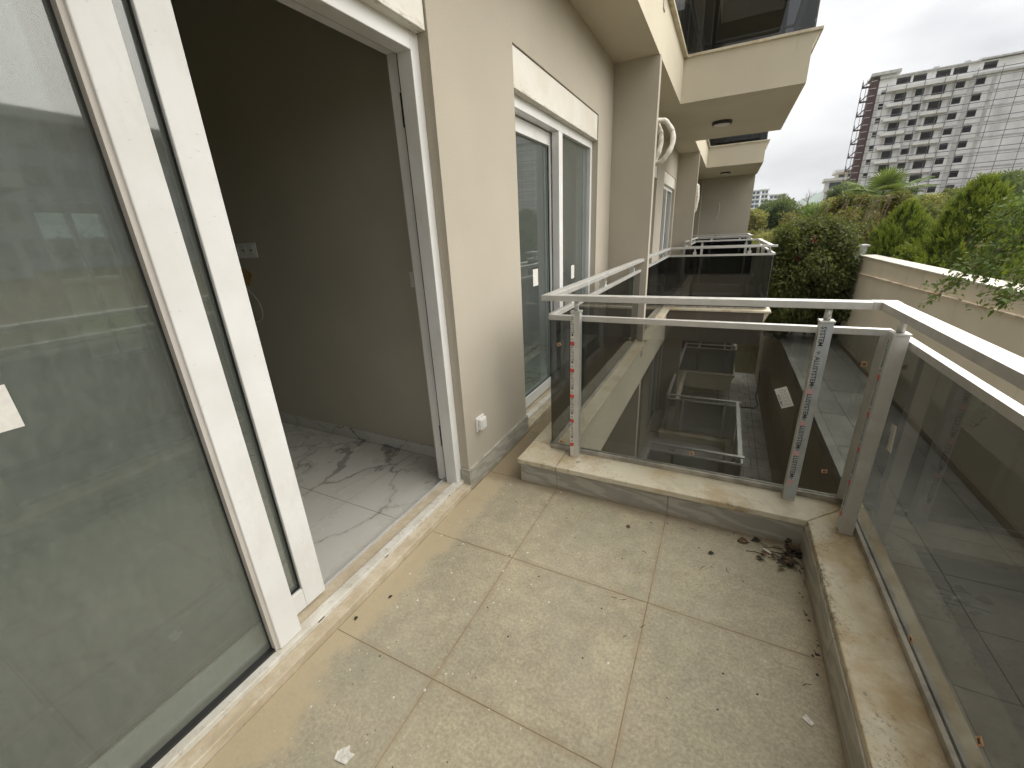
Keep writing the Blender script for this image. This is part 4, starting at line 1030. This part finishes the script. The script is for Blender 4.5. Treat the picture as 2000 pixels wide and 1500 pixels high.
# climbing ivy mass hanging over the end of the walkway
iv = thing('ivy_mass', (2.3, 13.4, WZ), 'dense dark ivy mass with a few red flowers covering the end of the walkway', 'ivy')
blobs = []
for i in range(150):
    u = rng.random(); zt = rng.uniform(-.95, 1.25); zt = zt - (.6 * rng.random() if u < .12 else 0)
    x0, x1 = 1.25 + .25 * max(0, -zt), 3.0 - .05 * max(0, zt) * 4
    yc = 13.3 + .25 * rng.normal() - .55 * math.sin(math.pi * min(1, max(0, (zt + 1.5) / 2.75)))
    blobs.append(((x0 + (x1 - x0) * u, yc, zt), rng.uniform(.20, .36)))
for i in range(16): blobs.append(((rng.uniform(1.25, 2.9), 13.2, rng.uniform(-1.2, -.95)), rng.uniform(.10, .18)))
gs = clumps(blobs, 300, .085, 0, droop=.8)
red = [((1.75, 12.55, .55), .07), ((1.6, 12.45, -.35), .08), ((1.9, 12.9, -1.0), .12), ((2.0, 12.5, 1.0), .1), ((2.15, 13.0, -1.08), .09)]
gs += clumps(red, 16, .05, 1)
leaf_mesh('leaves', ['lf_ivy', 'lf_red'], gs, iv)
vb = MB()
for i in range(14):
    x = rng.uniform(1.4, 2.9); vb.tube([(x, 13.6, -1.6), (x + rng.uniform(-.2, .2), 13.4, -.3), (x + rng.uniform(-.3, .3), 13.2, .9)], [.03, .02, .01], 5)
vb.tube([(2.2, 12.42, .12), (2.36, 12.40, -.02), (2.46, 12.42, -.20)], .012, 5)
vb.build('stems', 'bark', iv, smooth=True)
# browning climber above it
br = thing('climber_bush', (3.4, 15.6, -.4), 'browning straggly climber between the ivy and the palm', 'bush')
blobs = [((rng.uniform(1.6, 4.3), rng.uniform(14.6, 16.6), rng.uniform(.1, 1.55)), rng.uniform(.16, .34)) for i in range(75)]
blobs += [((rng.uniform(2.6, 4.3), 15.6, rng.uniform(1.2, 1.95)), rng.uniform(.10, .2)) for i in range(26)]
blobs += [((rng.uniform(1.2, 2.3), rng.uniform(14.5, 17), rng.uniform(-.6, .75)), rng.uniform(.2, .35)) for i in range(40)]
leaf_mesh('leaves', ['lf_brown', 'lf_olive'], [(*g[:5], int(rng.random() < .35)) for g in clumps(blobs, 150, .085, 0)], br)
sb = MB()
for i in range(16):
    x = rng.uniform(2.2, 4.2); sb.tube([(x, 15.6, -.5), (x + rng.uniform(-.2, .2), 15.5, .6), (x + rng.uniform(-.5, .5), 15.3, 1.9)], [.03, .02, .006], 5)
sb.build('stems', 'bark', br, smooth=True)
# white pier with a dark planter at the end of the wall
pr = thing('gate_pier', (3.05, 13.15, -.2), 'white square pier with a flat cap at the end of the beige wall', 'pier')
MB().box(2.93, 3.20, 13.05, 13.32, -.3, .74).build('shaft', 'block_white', pr)
MB().box(2.89, 3.24, 13.01, 13.36, .74, .78).build('cap', 'block_white', pr)
# conifers
def conifer(label_, loc, h, w, seed):
    t_ = thing('golden_conifer', loc, label_, 'conifer', 'golden conifers behind the wall'); x, y, z = loc
    MB().tube([(x, y, z - .2), (x, y, z + h * .5), (x, y, z + h * .96)], [.05, .035, .006], 6).build('trunk', 'bark', t_)
    n = 950; Pi, Ai, Ni, Li = [], [], [], []; Po, Ao, No, Lo = [], [], [], []
    for i in range(n):
        u = rng.random() ** 1.15; zz = z + h * (.02 + .93 * u); R = w * (1 - u) ** .62 * (.88 + .12 * math.sin(9 * u + seed))
        a = rng.random() * 2 * math.pi; q = rng.uniform(.45, 1.02)
        o = np.array([x + R * q * math.cos(a), y + R * q * math.sin(a), zz])
        ax = norm(np.array([[math.cos(a) * (.75 - .45 * u), math.sin(a) * (.75 - .45 * u), .75 + .6 * u]]) + .22 * rng.normal(size=(1, 3)))[0]
        sl_ = rng.uniform(.20, .38) * (.75 + .25 * (1 - u)) * h / 1.9
        side = norm(np.cross(ax[None], unit(1)))[0]; k = 20
        for j in range(k):
            s = j / k; b = o + ax * sl_ * (s - .35)
            dirv = ax * 1.0 + side * (1 if j % 2 else -1) * (.85 - .35 * s) + .18 * rng.normal(size=3)
            l_ = sl_ * (.42 - .2 * s)
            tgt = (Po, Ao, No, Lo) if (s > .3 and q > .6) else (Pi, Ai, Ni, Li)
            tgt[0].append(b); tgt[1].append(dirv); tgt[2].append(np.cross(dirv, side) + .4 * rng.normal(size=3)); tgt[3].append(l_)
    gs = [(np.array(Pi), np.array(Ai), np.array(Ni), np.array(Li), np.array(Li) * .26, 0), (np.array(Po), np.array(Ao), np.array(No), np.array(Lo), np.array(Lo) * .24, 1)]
    leaf_mesh('foliage', ['lf_con_in', 'lf_con_out'], gs, t_); return t_
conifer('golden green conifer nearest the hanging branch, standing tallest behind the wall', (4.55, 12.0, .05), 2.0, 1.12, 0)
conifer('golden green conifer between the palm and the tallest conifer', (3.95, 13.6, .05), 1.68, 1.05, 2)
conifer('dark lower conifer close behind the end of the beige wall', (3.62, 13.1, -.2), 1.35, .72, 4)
# fan palm
pm = thing('fan_palm', (5.3, 22, .1), 'fan palm with one upright fan and drooping dry fronds above the climber', 'palm')
MB().tube([(5.25, 22, -.2), (5.28, 22, 1.0), (5.32, 22, 2.22)], [.16, .15, .14], 10).build('trunk', 'bark', pm)
Pc = np.array([5.33, 22, 2.22])
def fan(az, el, pl, R, nbl, dry, name='frond'):
    ax = np.array([math.cos(el) * math.sin(az), -math.cos(el) * math.cos(az), math.sin(el)])
    hub = Pc + ax * pl; side = norm(np.cross(ax[None], np.array([[0, 0, 1.]]) + 1e-3))[0]; up = np.cross(side, ax)
    MB().tube([tuple(Pc), tuple(Pc + ax * pl * .5 + np.array([0, 0, .05])), tuple(hub)], [.025, .018, .012], 5).build('petiole', 'lf_dry' if dry else 'lf_palm', pm)
    mb = MB()
    for k in range(nbl):
        a = R_(-118 + 236 * k / (nbl - 1)); dv = ax * math.cos(a) + side * math.sin(a); l_ = R * (1 - .18 * abs(a) / 2) * rng.uniform(.9, 1.08)
        wv = np.cross(dv, up); dr = (.35 if dry else .12) * l_
        p = [hub, hub + dv * l_ * .45 + up * .03, hub + dv * l_ * .8 - np.array([0, 0, dr * .4]), hub + dv * l_ - np.array([0, 0, dr])]
        w_ = [.008, .023, .015, .002]
        vs = []
        for q, ww in zip(p, w_): vs += [q - wv * ww, q + up * .012, q + wv * ww]
        fs = []
        for i in range(3):
            for j in range(2): fs.append((i * 3 + j, i * 3 + j + 1, i * 3 + j + 4, i * 3 + j + 3))
        mb.add(vs, fs)
    mb.build(name, 'lf_dry' if dry else 'lf_palm', pm)
fan(R_(12), R_(66), .36, .86, 34, False); fan(R_(-20), R_(80), .4, .7, 30, False); fan(R_(150), R_(60), .4, .7, 28, False)
for az, el, pl in ((-70, 12, .75), (-50, -5, .7), (-95, 25, .8), (75, 10, .8), (95, 22, .85), (55, -8, .7), (120, 5, .7), (-130, 10, .7), (180, 20, .6), (10, 20, .45)):
    fan(R_(az), R_(el), pl, rng.uniform(.62, .78), 26, False)
for az, el in ((-80, -35), (-40, -50), (30, -55), (70, -40), (0, -60), (110, -40)): fan(R_(az), R_(el), .55, .6, 18, True, 'dry_frond')
# the tree whose branch hangs in at the right
bt = thing('overhanging_tree', (3.9, 5.0, .2), 'leafy branch of a tree hanging in from the right over the beige wall', 'tree')
limbs = [[(3.9, 5.0, .0), (3.85, 4.95, 1.4), (3.5, 4.7, 1.9)], [(3.5, 4.7, 1.9), (2.9, 4.5, 1.75), (2.3, 4.33, 1.38), (2.02, 4.22, 1.22)],
         [(2.02, 4.22, 1.22), (1.88, 4.17, 1.10), (1.74, 4.10, .98), (1.64, 4.05, .86), (1.53, 4.0, .76)], [(2.3, 4.33, 1.38), (2.1, 4.05, 1.05), (1.98, 3.94, .89), (1.86, 3.9, .80)], [(2.6, 4.4, 1.56), (2.25, 4.4, 1.55), (2.0, 4.35, 1.42), (1.9, 4.3, 1.35)],
         [(3.5, 4.7, 1.9), (3.6, 4.6, 2.6), (3.7, 4.6, 3.2)], [(3.5, 4.7, 1.9), (4.2, 4.8, 2.6), (4.4, 4.9, 3.2)], [(2.02, 4.22, 1.22), (1.9, 4.1, 1.0), (1.84, 4.03, .93)]]
tb = MB()
for i, l_ in enumerate(limbs):
    r0 = .07 if i == 0 else (.03 if i in (1, 5, 6) else .006); tb.tube(l_, [r0 * (1 - .6 * k / (len(l_) - 1)) for k in range(len(l_))], 6)
gs = []
def sprig(pts, n, spread, size):
    pts = np.array(pts, float); seg = rng.integers(0, len(pts) - 1, n); t_ = rng.random(n)[:, None]
    P = pts[seg] * (1 - t_) + pts[seg + 1] * t_ + rng.normal(size=(n, 3)) * spread * np.array([1, 1, .8])
    A = norm(unit(n) + np.array([-.5, -.1, -.55])); Nn = norm(unit(n) * .7 + np.array([0, -.2, 1.]))
    Ls = size * rng.uniform(.7, 1.3, n); return (P, A, Nn, Ls, Ls * .5, 0)
gs.append(sprig(limbs[2][:4], 420, .05, .042)); gs.append(sprig(limbs[2][3:], 26, .02, .036)); gs.append(sprig(limbs[3], 460, .055, .042)); gs.append(sprig(limbs[4], 520, .07, .042))
gs.append(sprig(limbs[1][1:], 900, .11, .042)); gs.append(sprig(limbs[7], 130, .04, .04))
gs += clumps([((3.9 + .3 * rng.normal(), 4.6 + .3 * rng.normal(), 3.0 + .5 * rng.normal()), rng.uniform(.25, .5)) for i in range(24)], 130, .06)
tb.build('trunk', 'bark', bt, smooth=True); leaf_mesh('crown', ['lf_branch'], gs, bt)
# trees on the slope behind: left, middle, in front of the tower
TG = 'trees on the slope behind the garden'
specs = [       # label, x, y, height of the top, crown radius, leaves, clumps, leaves per clump, leaf size
 ('round dark green tree standing alone on the slope left of the palm', 3.77, 41.2, 3.15, 1.45, 'lf_dark', 34, 330, .17),
 ('yellowish olive bush at the foot of the end wall corner', 1.75, 39.8, 2.8, .95, 'lf_yel', 18, 260, .15),
 ('dark tree behind the olive bush below the far high rise', 3.05, 49.7, 3.5, 1.0, 'lf_dark', 18, 240, .18),
 ('green tree with a pointed top in front of the far low block', 4.8, 55.6, 4.35, 1.0, 'lf_olive', 18, 240, .19),
 ('olive tree between the dark round tree and the bare tree', 5.9, 49.5, 3.0, 1.15, 'lf_olive', 18, 240, .18),
 ('bright light green bush right of the dark round tree', 5.5, 36.4, 2.7, 1.3, 'lf_light', 26, 280, .13),
 ('olive tree behind the light green bush', 7.3, 47.3, 2.95, 1.2, 'lf_olive', 18, 240, .18),
 ('yellow leaved tree left of the palm fronds', 8.7, 53.1, 3.75, 1.15, 'lf_yel', 20, 240, .18),
 ('dark tree in front of the cream building', 10.4, 58.9, 5.0, 1.6, 'lf_dark', 28, 280, .2),
 ('dark tree behind the upright palm fan', 11.3, 53.7, 3.8, 1.4, 'lf_dark', 22, 260, .2),
 ('olive tree at the foot of the unfinished tower, left', 13.4, 48.0, 3.3, 1.6, 'lf_olive', 28, 260, .19),
 ('yellowish tree at the foot of the unfinished tower, middle', 12.3, 41.1, 3.0, 1.3, 'lf_yel', 22, 260, .17),
 ('olive tree right of the yellowish tree below the tower', 14.9, 44.5, 3.3, 1.6, 'lf_olive', 28, 260, .18),
 ('dark rounded tree at the right edge before the half built block', 15.7, 39.5, 3.75, 1.75, 'lf_dark', 36, 320, .17),
 ('second dark tree at the right edge, farther back', 18.6, 44.4, 4.2, 2.1, 'lf_dark', 30, 280, .2),
 ('mid green tree behind the tallest conifer', 10.2, 29.2, 2.3, 1.5, 'lf_olive', 26, 280, .15),
 ('light green bush between conifers and dark right tree', 10.6, 25.1, 2.0, 1.2, 'lf_light', 22, 280, .12),
 ('olive bush low behind the two conifers', 7.7, 25.8, 1.85, 1.5, 'lf_olive', 24, 280, .13),
 ('dark bush low behind the palm trunk', 7.3, 28.9, 1.75, 1.5, 'lf_dark', 22, 280, .14),
 ('yellow flecked bush on the slope just beyond the ivy', 1.7, 22.8, 1.0, 1.3, 'lf_yel', 24, 280, .11),
 ('brownish bush on the slope behind the near balconies', 1.3, 26.8, .95, 1.2, 'lf_brown', 20, 280, .12),
 ('olive bush right of the brownish bush on the slope', 3.6, 29.6, 1.4, 1.4, 'lf_olive', 22, 280, .13),
 ('pale yellow bush close behind the ivy top', 1.95, 18.9, .72, .9, 'lf_yel', 24, 280, .09),
]
for lab, x, y, zt, rx, mt, nb, per, size in specs:
    zb = max(hgt(x, y) if y > 18 else .1, zt - 2.6 - (2.2 if y > 50 else .6)) - .1; h = zt - zb - .06
    tree('slope_tree' if h > 2.2 else 'slope_bush', lab, 'tree' if h > 2.2 else 'bush', (x, y, zb), h, rx, 1., [mt], nb, per, size, TG, trunk_r=.05 + .02 * h, base=.08)
bt2 = thing('bare_tree', (8.85, 69, hgt(8.85, 69)), 'thin leafless tree against the sky left of the palm', 'tree')
tb = MB(); z0 = hgt(8.85, 69) - .2
def branch(p, d_, l_, r_, dep):
    q = p + d_ * l_; tb.tube([tuple(p), tuple((p + q) / 2 + rng.normal(size=3) * l_ * .06), tuple(q)], [r_, r_ * .8, r_ * .55], 4)
    if dep:
        for k in range(3): branch(p + d_ * l_ * rng.uniform(.55, 1.), norm((d_ + rng.normal(size=3) * .42 + np.array([0, 0, .15]))[None])[0], l_ * rng.uniform(.55, .8), r_ * .55, dep - 1)
branch(np.array([8.85, 69, z0]), np.array([0., 0, 1]), 1.6, .07, 4); tb.build('trunk', 'bark', bt2)
# ground cover on the slope and along the garden
gs = []
n = 9000; X = rng.uniform(-4, 30, n); Y = rng.uniform(18.6, 60, n); Z = np.array([hgt(a, b) for a, b in zip(X, Y)])
gs.append((np.stack([X, Y, Z], 1), norm(unit(n) * .8 + np.array([0, 0, 1.])), unit(n), rng.uniform(.15, .45, n), rng.uniform(.05, .12, n), 0))
sel = rng.random(n) < .4; gs.append((np.stack([X + .2, Y, Z], 1)[sel], norm(unit(n) * .8 + np.array([0, 0, 1.]))[sel], unit(n)[sel], rng.uniform(.15, .5, n)[sel], rng.uniform(.05, .12, n)[sel], 1))
n = 7000; X = rng.uniform(3.35, 9, n); Y = rng.uniform(2, 17.5, n)
gs.append((np.stack([X, Y, np.full(n, .12)], 1), norm(unit(n) * .9 + np.array([0, 0, .8])), unit(n), rng.uniform(.08, .25, n), rng.uniform(.03, .08, n), 0))
o = leaf_mesh('undergrowth', ['lf_olive', 'lf_brown'], gs, None, kind='stuff'); tag(o, 'scrubby undergrowth on the slope and in the garden bed', 'undergrowth')
yw = thing('yard_wall', (-9, 2, PZ), 'pale yard wall seen through the rear window of the room', 'wall')
box('wall_body', 'cream', yw, -9.2, -9.0, -6, 12, PZ - .3, 1.0)
box('coping_slab', 'wall_cap', yw, -9.25, -8.95, -6, 12, 1.0, 1.06)
hd = thing('hedge', (-10.2, 1.5, PZ), 'bright green hedge seen through the rear window of the room', 'hedge')
leaf_mesh('leaves', ['hedge_leaf'], clumps([((-10.2 + .3 * rng.normal(), rng.uniform(-4, 10), rng.uniform(.2, 1.75)), rng.uniform(.25, .4)) for i in range(260)], 110, .075), hd)
MB().box(-10.3, -10.2, -4, 10, PZ - .3, 1.7).build('stems', 'bark', hd)
hz = MB().box(-1550, 2550, -1550, 2550, PZ - 1.4, 70).build('haze', 'bark', None, kind='stuff')
t = NT('thin_haze'); pv = t.n('ShaderNodeVolumePrincipled'); pv.inputs['Color'].default_value = (.82, .88, .95, 1); pv.inputs['Density'].default_value = .00022; pv.inputs['Anisotropy'].default_value = .2
t.l(pv.outputs[0], t.out.inputs['Volume']); hz.data.materials.clear(); hz.data.materials.append(t.m)
tag(hz, 'thin pale air haze over the whole place', 'haze')
print('objects', len(bpy.data.objects), 'tris', sum(len(o.data.polygons) * 2 for o in bpy.data.objects if o.type == 'MESH'))
